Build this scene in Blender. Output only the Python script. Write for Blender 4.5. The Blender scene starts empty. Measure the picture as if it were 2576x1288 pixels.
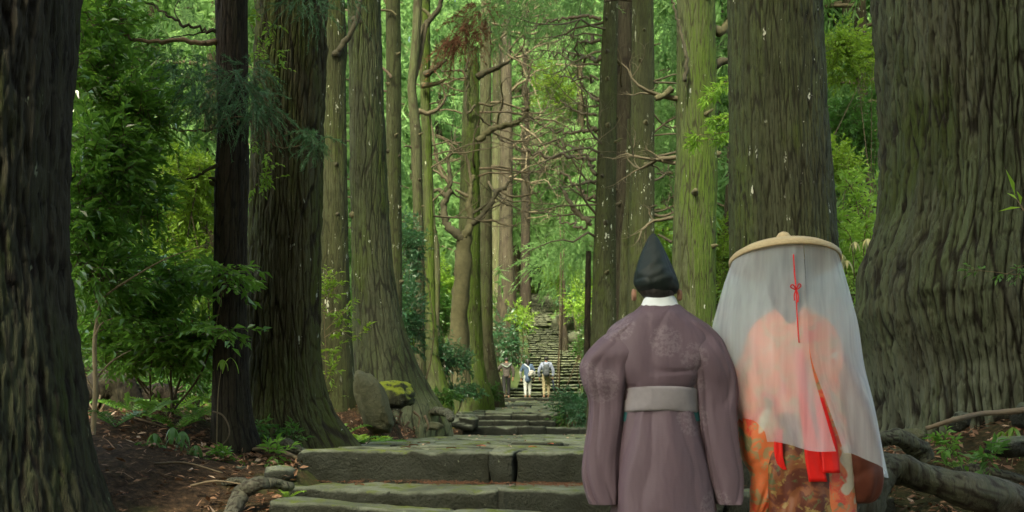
import bpy, bmesh, math, random
import numpy as np
from mathutils import Vector, Matrix

# ------------------------------------------------------------------ camera, sky, sun, exposure
sc = bpy.context.scene
COL = sc.collection
R = math.radians
F, U0, V0 = 2800.0, 1288.0, 1080.0          # focal length and principal point on a 2576 x 1288 survey grid

cam_d = bpy.data.cameras.new('camera')
cam = bpy.data.objects.new('camera', cam_d); COL.objects.link(cam)
cam.location = (0, 0, 0); cam.rotation_euler = (R(90), 0, 0)
cam_d.sensor_width = 36.0; cam_d.lens = 36.0 * F / 2576.0
cam_d.shift_y = (V0 - 644.0) / 2576.0
cam_d.clip_start = 0.1; cam_d.clip_end = 1500
cam_d.dof.use_dof = True; cam_d.dof.focus_distance = 8.3; cam_d.dof.aperture_fstop = 4.5
sc.camera = cam

SUN_EL, SUN_AZ = 47.0, 196.0                 # azimuth from +Y (up the path) towards +X
w = bpy.data.worlds.new('World'); sc.world = w; w.use_nodes = True
wn = w.node_tree; wn.nodes.clear()
sky = wn.nodes.new('ShaderNodeTexSky'); sky.sky_type = 'NISHITA'; sky.sun_disc = False
sky.sun_elevation = R(SUN_EL); sky.sun_rotation = R(SUN_AZ)
sky.air_density = 1.0; sky.dust_density = 4.0; sky.ozone_density = 0.4
bg = wn.nodes.new('ShaderNodeBackground'); bg.inputs['Strength'].default_value = 0.085
wo = wn.nodes.new('ShaderNodeOutputWorld')
wn.links.new(sky.outputs[0], bg.inputs[0]); wn.links.new(bg.outputs[0], wo.inputs[0])

sun_d = bpy.data.lights.new('sun', 'SUN'); sun_d.energy = 1.5; sun_d.angle = R(14); sun_d.color = (1.0, 0.96, 0.88)
sun = bpy.data.objects.new('sun', sun_d); COL.objects.link(sun)
_sd = Vector((math.sin(R(SUN_AZ)) * math.cos(R(SUN_EL)), math.cos(R(SUN_AZ)) * math.cos(R(SUN_EL)), math.sin(R(SUN_EL))))
sun.rotation_euler = _sd.to_track_quat('Z', 'Y').to_euler(); sun.location = _sd * 80

sc.view_settings.view_transform = 'Standard'; sc.view_settings.look = 'None'
sc.view_settings.gamma = 1.0; sc.view_settings.use_curve_mapping = False
sc.view_settings.exposure = 3.22
sc.view_settings.use_white_balance = True; sc.view_settings.white_balance_temperature = 7600; sc.view_settings.white_balance_tint = 0
sc.render.engine = 'CYCLES'
cy = sc.cycles
cy.max_bounces = 6; cy.diffuse_bounces = 3; cy.glossy_bounces = 2; cy.transmission_bounces = 4; cy.transparent_max_bounces = 16
cy.use_denoising = True; cy.denoiser = 'OPENIMAGEDENOISE'
cy.sample_clamp_indirect = 4.0
cy.caustics_reflective = False; cy.caustics_refractive = False

# ------------------------------------------------------------------ numeric helpers
random.seed(11)
rng = np.random.default_rng(11)
def P(u, v, d): return np.array([(u - U0) * d / F, d, (V0 - v) * d / F])
def ss(a, b, x):
    t = np.clip((x - a) / (b - a), 0, 1); return t * t * (3 - 2 * t)
def nrm(a): return a / np.maximum(np.linalg.norm(a, axis=-1, keepdims=True), 1e-9)

def _h(ix, iy, s):
    h = (ix.astype(np.int64) * 374761393 + iy.astype(np.int64) * 668265263 + s * 974711) & 0xffffffff
    h = ((h ^ (h >> 13)) * 1274126177) & 0xffffffff
    h = ((h ^ (h >> 16)) * 2246822519) & 0xffffffff
    return ((h ^ (h >> 15)) & 0xffffff) / float(0xffffff)
def vn(x, y, s=0, px=None):
    x, y = np.broadcast_arrays(np.asarray(x, float), np.asarray(y, float))
    ix = np.floor(x); iy = np.floor(y); fx = x - ix; fy = y - iy
    fx = fx * fx * (3 - 2 * fx); fy = fy * fy * (3 - 2 * fy)
    w_ = (lambda a: np.mod(a, px)) if px else (lambda a: a)
    a = _h(w_(ix), iy, s); b = _h(w_(ix + 1), iy, s); c = _h(w_(ix), iy + 1, s); d = _h(w_(ix + 1), iy + 1, s)
    return ((a + (b - a) * fx) * (1 - fy) + (c + (d - c) * fx) * fy) * 2 - 1
def fbm(x, y, s=0, o=4, px=None):
    t = 0; a = 1.0; n = 0
    for k in range(o):
        t = t + a * vn(x * 2 ** k, y * 2 ** k, s + k * 17, px * 2 ** k if px else None); n += a; a *= 0.5
    return t / n
def vn3(p, s=0):
    return (vn(p[..., 0] + 3.1 * s, p[..., 1] + p[..., 2] * 0.37, s) + vn(p[..., 1] - 1.7, p[..., 2] + p[..., 0] * 0.41, s + 5)
            + vn(p[..., 2] + 9.2, p[..., 0] - p[..., 1] * 0.33, s + 9)) / 1.8
def worley(x, y, px, s=0):
    ix = np.floor(x); iy = np.floor(y)
    f1 = np.full(x.shape, 9.0); f2 = np.full(x.shape, 9.0); cid = np.zeros(x.shape)
    for dx in (-1, 0, 1):
        for dy in (-1, 0, 1):
            cx = ix + dx; cyy = iy + dy; m = np.mod(cx, px)
            jx = cx + 0.15 + 0.7 * _h(m, cyy, s); jy = cyy + 0.05 + 0.9 * _h(m, cyy, s + 3)
            dd = np.hypot(x - jx, y - jy)
            n1 = dd < f1
            f2 = np.where(n1, f1, np.minimum(f2, dd)); cid = np.where(n1, _h(m, cyy, s + 7), cid); f1 = np.where(n1, dd, f1)
    return f1, f2, cid

# ------------------------------------------------------------------ mesh / object helpers
ORG = {}
STUFFY = {'twigs', 'boughs', 'foliage', 'crown', 'foliage_spray', 'withered_foliage', 'stems'}   # needles, leaves and twigs nobody could pick apart
def mesh_np(name, verts, faces, mat, smooth=True, attrs=None):
    me = bpy.data.meshes.new(name)
    verts = np.ascontiguousarray(verts, np.float32)
    if isinstance(faces, np.ndarray): faces = [faces]
    fl = [np.asarray(f, np.int32) for f in faces if len(f)]
    loops = np.concatenate([f.ravel() for f in fl])
    sizes = np.concatenate([np.full(len(f), f.shape[1], np.int32) for f in fl])
    starts = np.concatenate([[0], np.cumsum(sizes)[:-1]]).astype(np.int32)
    me.vertices.add(len(verts)); me.vertices.foreach_set('co', verts.ravel())
    me.loops.add(len(loops)); me.loops.foreach_set('vertex_index', loops)
    me.polygons.add(len(sizes)); me.polygons.foreach_set('loop_start', starts)
    me.update(calc_edges=True)
    me.polygons.foreach_set('use_smooth', np.full(len(sizes), smooth, bool))
    if attrs:
        for k, v in attrs.items():
            at = me.attributes.new(k, 'FLOAT', 'POINT'); at.data.foreach_set('value', np.ascontiguousarray(v, np.float32))
    if mat: me.materials.append(mat)
    return me
def tagit(o, label=None, cat=None, group=None, kind=None):
    if label: o['label'] = label
    if cat: o['category'] = cat
    if group: o['group'] = group
    if kind: o['kind'] = kind
    return o
def thing(name, label, cat, loc=(0, 0, 0), group=None):
    o = bpy.data.objects.new(name, None); o.empty_display_size = 0.2
    COL.objects.link(o); o.location = tuple(float(c) for c in loc)
    ORG[o] = np.array(loc, float)
    return tagit(o, label, cat, group)
def part(name, vf, mat, parent=None, smooth=True, attrs=None, loc=None, **tg):
    """vf: (verts, faces) in world space; the mesh is stored relative to the parent's origin (or loc)"""
    v, f = vf
    org = ORG[parent] if parent is not None else np.array(loc if loc is not None else (0, 0, 0), float)
    o = bpy.data.objects.new(name, mesh_np(name, np.asarray(v) - org, f, mat, smooth, attrs))
    COL.objects.link(o)
    if parent is not None: o.parent = parent
    else: o.location = tuple(org)
    ORG[o] = org
    if name in STUFFY: o['kind'] = 'stuff'
    return tagit(o, **tg)
def inst(name, me, parent=None, loc=(0, 0, 0), rot=(0, 0, 0), scale=(1, 1, 1), **tg):
    o = bpy.data.objects.new(name, me); COL.objects.link(o)
    if parent is not None:
        o.parent = parent; loc = np.array(loc) - ORG[parent]
    o.location = tuple(float(c) for c in loc); o.rotation_euler = rot
    o.scale = scale if hasattr(scale, '__len__') else (scale,) * 3
    if name in STUFFY: o['kind'] = 'stuff'
    return tagit(o, **tg)
def merge(lst):
    vs, q, t, n = [], [], [], 0
    for v, fs in lst:
        if isinstance(fs, np.ndarray): fs = [fs]
        for f in fs:
            if len(f): (q if f.shape[1] == 4 else t).append(f + n)
        vs.append(v); n += len(v)
    out = []
    if q: out.append(np.concatenate(q))
    if t: out.append(np.concatenate(t))
    return np.concatenate(vs), out
def tube(pts, rad, ns=6, cap=True, lump=0.0, s=0):
    pts = np.asarray(pts, float); n = len(pts); rad = np.broadcast_to(np.asarray(rad, float), (n,))
    tg = nrm(np.gradient(pts, axis=0))
    up = np.array([0, 0, 1.0]) if abs(tg[0, 2]) < 0.9 else np.array([1.0, 0, 0])
    a = nrm(np.cross(tg[0], up)); A = [a]
    for k in range(1, n):
        a = A[-1] - tg[k] * np.dot(A[-1], tg[k]); A.append(nrm(a))
    A = np.array(A); B = np.cross(tg, A)
    th = np.linspace(0, 2 * np.pi, ns, endpoint=False)
    rr = rad[:, None] * np.ones((1, ns))
    if lump: rr = rr * (1 + lump * vn(np.arange(ns)[None] * 1.3 + 0 * rr, np.arange(n)[:, None] * 0.7, s))
    v = pts[:, None] + rr[..., None] * (np.cos(th)[None, :, None] * A[:, None] + np.sin(th)[None, :, None] * B[:, None])
    v = v.reshape(-1, 3)
    i = np.arange(n - 1)[:, None] * ns; j = np.arange(ns)[None]; j2 = (j + 1) % ns
    f = np.stack([i + j, i + j2, i + ns + j2, i + ns + j], -1).reshape(-1, 4)
    fs = [f]
    if cap:
        v = np.concatenate([v, pts[:1], pts[-1:]]); c0 = n * ns; k = np.arange(ns)
        fs.append(np.concatenate([np.stack([np.full(ns, c0), (k + 1) % ns, k], -1),
                                  np.stack([np.full(ns, c0 + 1), (n - 1) * ns + k, (n - 1) * ns + (k + 1) % ns], -1)]))
    return v, fs
def spline(pts, n):
    pts = np.asarray(pts, float); m = len(pts)
    p = np.concatenate([2 * pts[:1] - pts[1:2], pts, 2 * pts[-1:] - pts[-2:-1]])
    t = np.linspace(0, m - 1, n); i = np.minimum(t.astype(int), m - 2); f = (t - i)[:, None]
    p0, p1, p2, p3 = p[i], p[i + 1], p[i + 2], p[i + 3]
    return 0.5 * (2 * p1 + (p2 - p0) * f + (2 * p0 - 5 * p1 + 4 * p2 - p3) * f ** 2 + (3 * p1 - p0 - 3 * p2 + p3) * f ** 3)
def grid_faces(nr, nc, wrap=False):
    i = np.arange(nr - 1)[:, None] * nc
    j = np.arange(nc if wrap else nc - 1)[None]; j2 = (j + 1) % nc
    return np.stack([i + j, i + j2, i + nc + j2, i + nc + j], -1).reshape(-1, 4)

# ------------------------------------------------------------------ materials
class NT:
    def __init__(s, name):
        s.m = bpy.data.materials.new(name); s.m.use_nodes = True
        s.t = s.m.node_tree; s.t.nodes.clear()
        s.out = s.n('ShaderNodeOutputMaterial')
    def n(s, typ, **kw):
        nd = s.t.nodes.new(typ)
        for k, v in kw.items():
            if k.startswith('_'): setattr(nd, k[1:], v)
            else: nd.inputs[k.replace('__', ' ')].default_value = v
        return nd
    def l(s, a, b): s.t.links.new(a, b)
    def val(s, x, sock):
        if hasattr(x, 'is_output') or isinstance(x, bpy.types.NodeSocket): s.l(x, sock)
        else: sock.default_value = x
    def noise(s, vec=None, scale=5, detail=4, rough=0.55, dist=0.0):
        n = s.n('ShaderNodeTexNoise', Scale=scale, Detail=detail, Roughness=rough, Distortion=dist)
        if vec is not None: s.l(vec, n.inputs['Vector'])
        return n.outputs['Fac']
    def map(s, vec, scale=(1, 1, 1), loc=(0, 0, 0)):
        n = s.n('ShaderNodeMapping'); n.inputs['Scale'].default_value = scale; n.inputs['Location'].default_value = loc
        s.l(vec, n.inputs['Vector']); return n.outputs[0]
    def obj(s): return s.n('ShaderNodeTexCoord').outputs['Object']
    def ramp(s, fac, stops):
        n = s.n('ShaderNodeValToRGB'); r = n.color_ramp
        while len(r.elements) > 2: r.elements.remove(r.elements[-1])
        for k, (p, c) in enumerate(stops):
            e = r.elements[k] if k < 2 else r.elements.new(p)
            e.position = p; e.color = (*c, 1) if len(c) == 3 else c
        s.l(fac, n.inputs[0]); return n.outputs[0]
    def step(s, fac, a, b): 
        n = s.n('ShaderNodeMapRange', _interpolation_type='SMOOTHSTEP'); n.inputs[1].default_value = a; n.inputs[2].default_value = b
        s.l(fac, n.inputs[0]); return n.outputs[0]
    def mix(s, f, a, b, mode='MIX'):
        n = s.n('ShaderNodeMix', _data_type='RGBA', _blend_type=mode)
        s.val(f, n.inputs[0])
        for x, k in ((a, 6), (b, 7)):
            if isinstance(x, (tuple, list)): n.inputs[k].default_value = (*x[:3], 1)
            else: s.l(x, n.inputs[k])
        return n.outputs[2]
    def math(s, op, a, b=0.5):
        n = s.n('ShaderNodeMath', _operation=op); s.val(a, n.inputs[0]); s.val(b, n.inputs[1]); return n.outputs[0]
    def attr(s, name): return s.n('ShaderNodeAttribute', _attribute_name=name).outputs['Fac']
    def bump(s, h, strength=0.5, dist=0.01):
        n = s.n('ShaderNodeBump', Strength=strength, Distance=dist); s.l(h, n.inputs['Height']); return n.outputs[0]
    def bsdf(s, col, rough=0.7, normal=None, spec=0.4, **kw):
        b = s.n('ShaderNodeBsdfPrincipled')
        if isinstance(col, (tuple, list)): b.inputs['Base Color'].default_value = (*col[:3], 1)
        else: s.l(col, b.inputs['Base Color'])
        s.val(rough, b.inputs['Roughness']); b.inputs['Specular IOR Level'].default_value = spec
        if normal is not None: s.l(normal, b.inputs['Normal'])
        for k, v in kw.items(): b.inputs[k.replace('__', ' ')].default_value = v
        return b.outputs[0]
    def done(s, sh): s.l(sh, s.out.inputs['Surface']); return s.m

def bark_mat(name, inner, ridge, algae, moss=0.3, mosscol=(0.07, 0.10, 0.012), lichen=0.0, lichcol=(0.45, 0.47, 0.40), moss_dir=None, fine=1.0, rough=0.85, patch=0.5, foot=None):
    """inner bark in the fissures, weathered ridges with a film of algae in patches, moss, pale lichen spots"""
    k = NT(name); o = k.obj()
    cr = k.attr('crack'); cid = k.attr('strip')
    big = k.noise(k.map(o, (1.6, 1.6, 0.45)), 1.0, 3)
    med = k.noise(k.map(o, (9, 9, 1.2)), 1.0, 4)
    fin = k.noise(k.map(o, (85 * fine, 85 * fine, 7 * fine)), 1.0, 5, 0.65)
    fib = k.noise(k.map(o, (38 * fine, 38 * fine, 1.6 * fine), (2, 7, 1)), 1.0, 4, 0.6)
    c = k.mix(k.step(big, 0.5 - 0.25 * patch - 0.05, 0.5 + 0.2 * patch), ridge, algae)
    dark = tuple(x * 0.55 for x in ridge); 
    c = k.mix(k.math('MULTIPLY', k.step(med, 0.45, 0.75), 0.6), c, dark)
    c = k.mix(k.math('MULTIPLY', cid, 0.30), c, inner)
    c = k.mix(k.math('MULTIPLY', k.step(fib, 0.52, 0.66), 0.65), c, inner)
    c = k.mix(k.math('MULTIPLY', k.step(fin, 0.5, 0.7), 0.35), c, tuple(min(1, x * 1.6) for x in ridge))
    if foot is not None:
        sz_ = k.n('ShaderNodeSeparateXYZ'); k.l(o, sz_.inputs[0]); ff = k.math('ADD', sz_.outputs[2], k.math('MULTIPLY', k.noise(k.map(o, (2, 2, 1.2), (3, 3, 3)), 1.0, 4), 1.2 * foot[0]))
        c = k.mix(k.math('MULTIPLY', k.step(ff, foot[0] * 1.7, foot[0] * 1.0), 0.85), c, foot[1])
    stn = k.noise(k.map(o, (6, 6, 0.45), (1.3, 2.7, 4)), 1.0, 5, 0.6); c = k.mix(k.math('MULTIPLY', k.step(stn, 0.48, 0.66), 0.62), c, tuple(x * 0.45 for x in ridge))
    kn = k.noise(k.map(o, (3.5, 3.5, 2.2), (6, 1, 9)), 1.0, 4, 0.6); c = k.mix(k.math('MULTIPLY', k.step(kn, 0.56, 0.68), 0.5), c, tuple(x * 0.4 for x in algae))
    ms = k.noise(k.map(o, (2.2, 2.2, 0.7), (4.2, 1.1, 7)), 1.0, 5, 0.65)
    if moss_dir is not None:
        dt = k.n('ShaderNodeVectorMath', _operation='DOT_PRODUCT'); dt.inputs[1].default_value = moss_dir
        k.l(k.n('ShaderNodeNewGeometry').outputs['Normal'], dt.inputs[0])
        ms = k.math('ADD', ms, k.math('MULTIPLY', dt.outputs['Value'], 0.22))
    c = k.mix(k.math('MULTIPLY', k.step(ms, 0.68 - moss * 0.4, 0.85 - moss * 0.3), 0.9), c, mosscol)
    c = k.mix(k.step(cr, 0.0, 0.8), inner, c)
    if lichen:
        lv = k.noise(k.map(o, (16, 16, 6), (1, 5, 3)), 1.0, 3, 0.7)
        lm = k.noise(k.map(o, (1.5, 1.5, 0.8), (8, 2, 3)), 1.0, 2)
        f = k.math('MULTIPLY', k.step(lv, 0.74 - 0.15 * lichen, 0.78 - 0.15 * lichen), k.step(lm, 0.46, 0.56))
        c = k.mix(f, c, lichcol)
    h = k.math('ADD', k.math('MULTIPLY', fin, 0.6), k.math('ADD', k.math('MULTIPLY', fib, 1.1), k.math('MULTIPLY', med, 0.4)))
    return k.done(k.bsdf(c, rough, k.bump(h, 1.0, 0.022), 0.2))

def leaf_mat(name, dark, light, rough=0.42, trans=0.35, tcol=None, spec=0.5, hue=True):
    k = NT(name)
    g = k.n('ShaderNodeNewGeometry'); r = g.outputs['Random Per Island']
    oi = k.n('ShaderNodeObjectInfo').outputs['Random']
    nz = k.noise(k.obj(), 0.9, 2)
    f = k.math('ADD', k.math('MULTIPLY', r, 0.55), k.math('MULTIPLY', k.step(nz, 0.3, 0.7), 0.3))
    f = k.math('ADD', f, k.math('MULTIPLY', oi, 0.15))
    c = k.mix(f, dark, light)
    b = k.bsdf(c, rough, None, spec)
    if trans <= 0: return k.done(b)
    t = k.n('ShaderNodeBsdfTranslucent')
    k.l(k.mix(0.6, c, tcol or tuple(min(1, x * 1.5) for x in light)), t.inputs['Color'])
    m = k.n('ShaderNodeMixShader'); m.inputs[0].default_value = trans
    k.l(b, m.inputs[1]); k.l(t.outputs[0], m.inputs[2])
    return k.done(m.outputs[0])

def stone_mat(name, base, dark, moss, lich=(0.30, 0.34, 0.24), mossy=0.5, sc_=1.0, face=(0.5, 0.75)):
    k = NT(name); o = k.obj(); oi = k.n('ShaderNodeObjectInfo').outputs['Random']
    wv = k.n('ShaderNodeVectorMath', _operation='ADD'); k.l(k.n('ShaderNodeNewGeometry').outputs['Position'], wv.inputs[0]); p = wv.outputs[0]
    a = k.noise(k.map(p, (3 * sc_,) * 3), 1.0, 5, 0.6); b_ = k.noise(k.map(p, (14 * sc_,) * 3, (3, 1, 2)), 1.0, 5, 0.65); c_ = k.noise(k.map(p, (60 * sc_,) * 3), 1.0, 4, 0.6)
    c = k.mix(k.step(a, 0.35, 0.68), dark, base)
    c = k.mix(k.math('MULTIPLY', k.step(b_, 0.5, 0.72), 0.55), c, dark)
    c = k.mix(k.math('MULTIPLY', oi, 0.25), c, tuple(x * 1.5 for x in base))
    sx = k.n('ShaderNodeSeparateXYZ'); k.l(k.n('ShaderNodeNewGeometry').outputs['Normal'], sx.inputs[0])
    top_lit = k.step(k.math('ADD', sx.outputs[2], k.math('MULTIPLY', a, 0.5)), face[0], face[0] + 0.5); c = k.mix(top_lit, k.mix(face[1], c, tuple(x * 0.30 for x in dark)), c)  # riser shade put into the colour: upright faces near black, tops left light
    mm = k.math('ADD', k.noise(k.map(p, (5 * sc_,) * 3, (9, 4, 1)), 1.0, 5, 0.7), k.math('MULTIPLY', k.math('SUBTRACT', sx.outputs[2], 0.6), 0.26))
    c = k.mix(k.step(mm, 0.72 - 0.25 * mossy, 0.86 - 0.25 * mossy), c, moss)
    c = k.mix(k.math('MULTIPLY', k.step(k.noise(k.map(p, (16 * sc_,) * 3, (2, 8, 5)), 1.0, 4, 0.7), 0.66, 0.74), 0.7), c, lich)
    h = k.math('ADD', k.math('MULTIPLY', b_, 1.0), k.math('MULTIPLY', c_, 0.6))
    return k.done(k.bsdf(c, 0.78, k.bump(h, 1.0, 0.035), 0.3))

def plain_mat(name, col, rough=0.8, var=0.25, scale=20, spec=0.3, bump=0.3, col2=None, stretch=(1, 1, 1)):
    k = NT(name); o = k.obj(); n = k.noise(k.map(o, stretch), scale, 4, 0.6)
    c = k.mix(n, tuple(x * (1 - var) for x in col), col2 or tuple(min(1, x * (1 + var)) for x in col))
    return k.done(k.bsdf(c, rough, k.bump(n, bump, 0.01), spec))

M = {}
M['wood_dead'] = plain_mat('dead wood', (0.11, 0.08, 0.05), 0.85, 0.5, 12, col2=(0.20, 0.155, 0.10), bump=0.6)
M['wood_dark'] = plain_mat('dark branch bark', (0.040, 0.034, 0.022), 0.9, 0.5, 14, col2=(0.085, 0.08, 0.045), bump=0.6)
M['wood_green'] = plain_mat('algae branch bark', (0.075, 0.075, 0.035), 0.9, 0.5, 9, col2=(0.13, 0.12, 0.06), bump=0.6)
M['wood_tan'] = plain_mat('weathered tan branch', (0.080, 0.070, 0.040), 0.85, 0.45, 5, col2=(0.15, 0.125, 0.075), bump=0.4)
M['peeled'] = plain_mat('peeled branch wood', (0.15, 0.095, 0.055), 0.8, 0.5, 9, col2=(0.28, 0.20, 0.12), bump=0.6, stretch=(1, 6, 6))
M['stem'] = plain_mat('pale sapling bark', (0.16, 0.13, 0.07), 0.8, 0.35, 20, col2=(0.26, 0.21, 0.12), bump=0.4, stretch=(1, 1, 0.3))
M['twig'] = plain_mat('thin twigs', (0.08, 0.06, 0.035), 0.85, 0.4, 30)
M['vine'] = plain_mat('vine stem', (0.12, 0.09, 0.05), 0.85, 0.4, 30)
M['camellia'] = leaf_mat('glossy evergreen leaves', (0.045, 0.125, 0.026), (0.14, 0.30, 0.055), 0.26, 0.40, (0.28, 0.52, 0.06), 0.8)
M['shrub_mid'] = leaf_mat('mid green leaves', (0.035, 0.10, 0.024), (0.095, 0.23, 0.042), 0.36, 0.38, (0.16, 0.34, 0.05))
M['shrub_blue'] = leaf_mat('bluish evergreen leaves', (0.022, 0.075, 0.035), (0.065, 0.17, 0.075), 0.33, 0.30, (0.12, 0.30, 0.09))
M['yellowgreen'] = leaf_mat('fresh yellow green leaves', (0.07, 0.16, 0.018), (0.20, 0.33, 0.035), 0.45, 0.45, (0.36, 0.52, 0.05))
M['lime'] = leaf_mat('young lime leaves', (0.10, 0.22, 0.03), (0.26, 0.44, 0.06), 0.45, 0.5, (0.40, 0.60, 0.08))
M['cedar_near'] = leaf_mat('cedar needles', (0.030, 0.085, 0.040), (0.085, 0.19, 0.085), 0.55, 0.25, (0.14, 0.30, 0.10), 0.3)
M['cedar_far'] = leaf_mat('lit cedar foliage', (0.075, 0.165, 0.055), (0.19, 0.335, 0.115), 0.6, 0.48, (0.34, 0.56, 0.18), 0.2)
M['cedar_dead'] = leaf_mat('withered cedar foliage', (0.09, 0.04, 0.025), (0.19, 0.09, 0.05), 0.8, 0.2, (0.25, 0.12, 0.06), 0.2)
M['fern'] = leaf_mat('fern green', (0.065, 0.17, 0.03), (0.17, 0.34, 0.055), 0.5, 0.45, (0.25, 0.50, 0.06))
M['fern_bright'] = leaf_mat('bright fern green', (0.13, 0.27, 0.03), (0.27, 0.44, 0.05), 0.5, 0.45, (0.42, 0.62, 0.06))
M['sapling'] = leaf_mat('drooping young leaves', (0.06, 0.15, 0.045), (0.13, 0.26, 0.09), 0.4, 0.4, (0.26, 0.46, 0.10))
M['pale_bud'] = leaf_mat('pale drooping young leaves', (0.42, 0.40, 0.16), (0.62, 0.56, 0.28), 0.5, 0.4, (0.8, 0.74, 0.4))
M['litter'] = leaf_mat('dead leaves and needles', (0.07, 0.034, 0.018), (0.36, 0.19, 0.10), 0.75, 0.0)
M['litter_pale'] = leaf_mat('pale dead leaves', (0.28, 0.16, 0.10), (0.52, 0.38, 0.27), 0.6, 0.0)
M['red_leaf'] = plain_mat('red fallen leaf', (0.30, 0.07, 0.02), 0.6, 0.4, 20)
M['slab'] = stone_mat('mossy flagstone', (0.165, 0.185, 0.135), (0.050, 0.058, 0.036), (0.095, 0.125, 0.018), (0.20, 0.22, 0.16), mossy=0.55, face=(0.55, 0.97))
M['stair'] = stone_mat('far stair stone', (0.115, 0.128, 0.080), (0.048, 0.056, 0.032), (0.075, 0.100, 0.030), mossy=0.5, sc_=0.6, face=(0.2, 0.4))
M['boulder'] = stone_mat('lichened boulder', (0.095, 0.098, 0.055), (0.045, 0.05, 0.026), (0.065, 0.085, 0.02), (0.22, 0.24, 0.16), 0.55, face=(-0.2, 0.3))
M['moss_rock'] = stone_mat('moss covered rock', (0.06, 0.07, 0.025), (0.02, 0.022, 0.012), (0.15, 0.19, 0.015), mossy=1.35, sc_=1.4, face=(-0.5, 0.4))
# ------------------------------------------------------------------ terrain and stone path
_py = [-34, 0, 3.5, 5, 6.2, 7.4, 25, 27, 32, 44, 46, 74, 80, 118, 160, 230]
_pz = [-3.6, -1.65, -1.3, -0.95, -0.62, -0.28, -0.26, -0.02, 0.28, 1.05, 1.25, 6.6, 7.4, 14.3, 23, 44]
_cy = [-34, 6.5, 7.6, 24, 27, 32, 44, 47, 56, 74, 80, 118, 230]
_cx = [0.4, 0.42, 0.40, 0.55, 0.30, -0.16, -0.03, 1.55, 2.05, 2.35, 1.4, 3.05, 4.0]
_hw = [1.8, 1.8, 1.8, 1.8, 1.6, 1.35, 1.85, 1.35, 1.15, 1.40, 1.1, 0.95, 1.0]
def zp(y): return np.interp(y, _py, _pz)
def xc(y): return np.interp(y, _cy, _cx)
def hw(y): return np.interp(y, _cy, _hw)
def gz(x, y, fine=True):
    x = np.asarray(x, float); y = np.asarray(y, float)
    dx = x - xc(y); t = np.abs(dx) - hw(y)
    tp = np.maximum(t, 0)
    bank = 0.30 * ss(0.1, 1.7, t) * (1 - 0.4 * ss(40, 60, y)) + np.where(dx < 0, 0.06, 0.05) * tp * ss(5, 20, y) + 0.10 * tp * ss(30, 70, y) * np.minimum(1, 25 / np.maximum(tp, 1))
    bank = bank + 0.55 * ss(0.15, 2.2, t) * ss(19, 27, y) * (1 - ss(46, 62, y))
    z = zp(y) + bank
    for mx_, my_, mh_, mr_ in ((-1.80, 14.2, 0.55, 0.80), (-2.2, 17.4, 0.50, 1.3), (-2.6, 10.2, 0.12, 0.9), (3.2, 7.6, 0.10, 0.8)):
        z = z + mh_ * np.exp(-((x - mx_) ** 2 + (y - my_) ** 2) / mr_ ** 2) * ss(-0.02, 0.22, t)
    z = z + ss(0.1, 1.2, t) * (0.07 * fbm(x * 0.7, y * 0.7, 3, 2) + 0.05 * vn(x * 1.7, y * 1.7, 4) + (0.022 * vn(x * 4.3, y * 4.3, 8) if fine else 0)) + 0.5 * ss(3, 10, t) * fbm(x * 0.12, y * 0.12, 5, 3)
    ins = 1 - ss(-0.25, 0.0, t)
    drop = np.interp(y, [-34, 7.3, 7.9, 24, 25.2, 32.2, 32.6, 43.4, 44.2, 46, 120, 140], [0.35, 0.35, 0.045, 0.045, 0.3, 0.3, 0.05, 0.05, 0.3, 0.22, 0.22, 0.1])
    return z - ins * drop

ys = np.concatenate([np.linspace(-34, 3, 40), np.linspace(3.2, 14, 150), np.linspace(14.1, 34, 120), np.linspace(34.3, 60, 70), np.geomspace(60.7, 240, 90)])
xs0 = np.linspace(-1, 1, 241); xs0 = np.sign(xs0) * (np.abs(xs0) * 5.2 + np.abs(xs0) ** 4 * 120)
X, Y = np.meshgrid(xs0, ys); X = X + 0.6
Z = gz(X, Y)
k = NT('forest soil'); g = k.n('ShaderNodeNewGeometry').outputs['Position']
n1 = k.noise(k.map(g, (1.1, 1.1, 1.1)), 1, 5, 0.6); n2 = k.noise(k.map(g, (22, 22, 22)), 1, 5, 0.7); n3 = k.noise(k.map(g, (0.35, 0.35, 0.35), (5, 2, 0)), 1, 3)
c = k.ramp(n2, [(0.3, (0.016, 0.011, 0.007)), (0.5, (0.045, 0.028, 0.016)), (0.62, (0.085, 0.050, 0.027)), (0.74, (0.15, 0.10, 0.058))])
c = k.mix(k.step(n1, 0.52, 0.70), c, (0.045, 0.06, 0.018))
sy = k.n('ShaderNodeSeparateXYZ'); k.l(g, sy.inputs[0])
far_ = k.step(sy.outputs[1], 20, 50)
c = k.mix(k.math('MULTIPLY', k.step(k.math('ADD', n3, k.math('MULTIPLY', far_, 0.25)), 0.5, 0.65), k.math('ADD', 0.35, k.math('MULTIPLY', far_, 0.45))), c, (0.055, 0.085, 0.026))
M['soil'] = k.done(k.bsdf(c, 0.95, k.bump(n2, 1.0, 0.04), 0.15))
part('ground', (np.stack([X, Y, Z], -1).reshape(-1, 3), grid_faces(len(ys), len(xs0))), M['soil'], label='forest floor of brown soil and cedar litter rising uphill', kind='structure')

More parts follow.
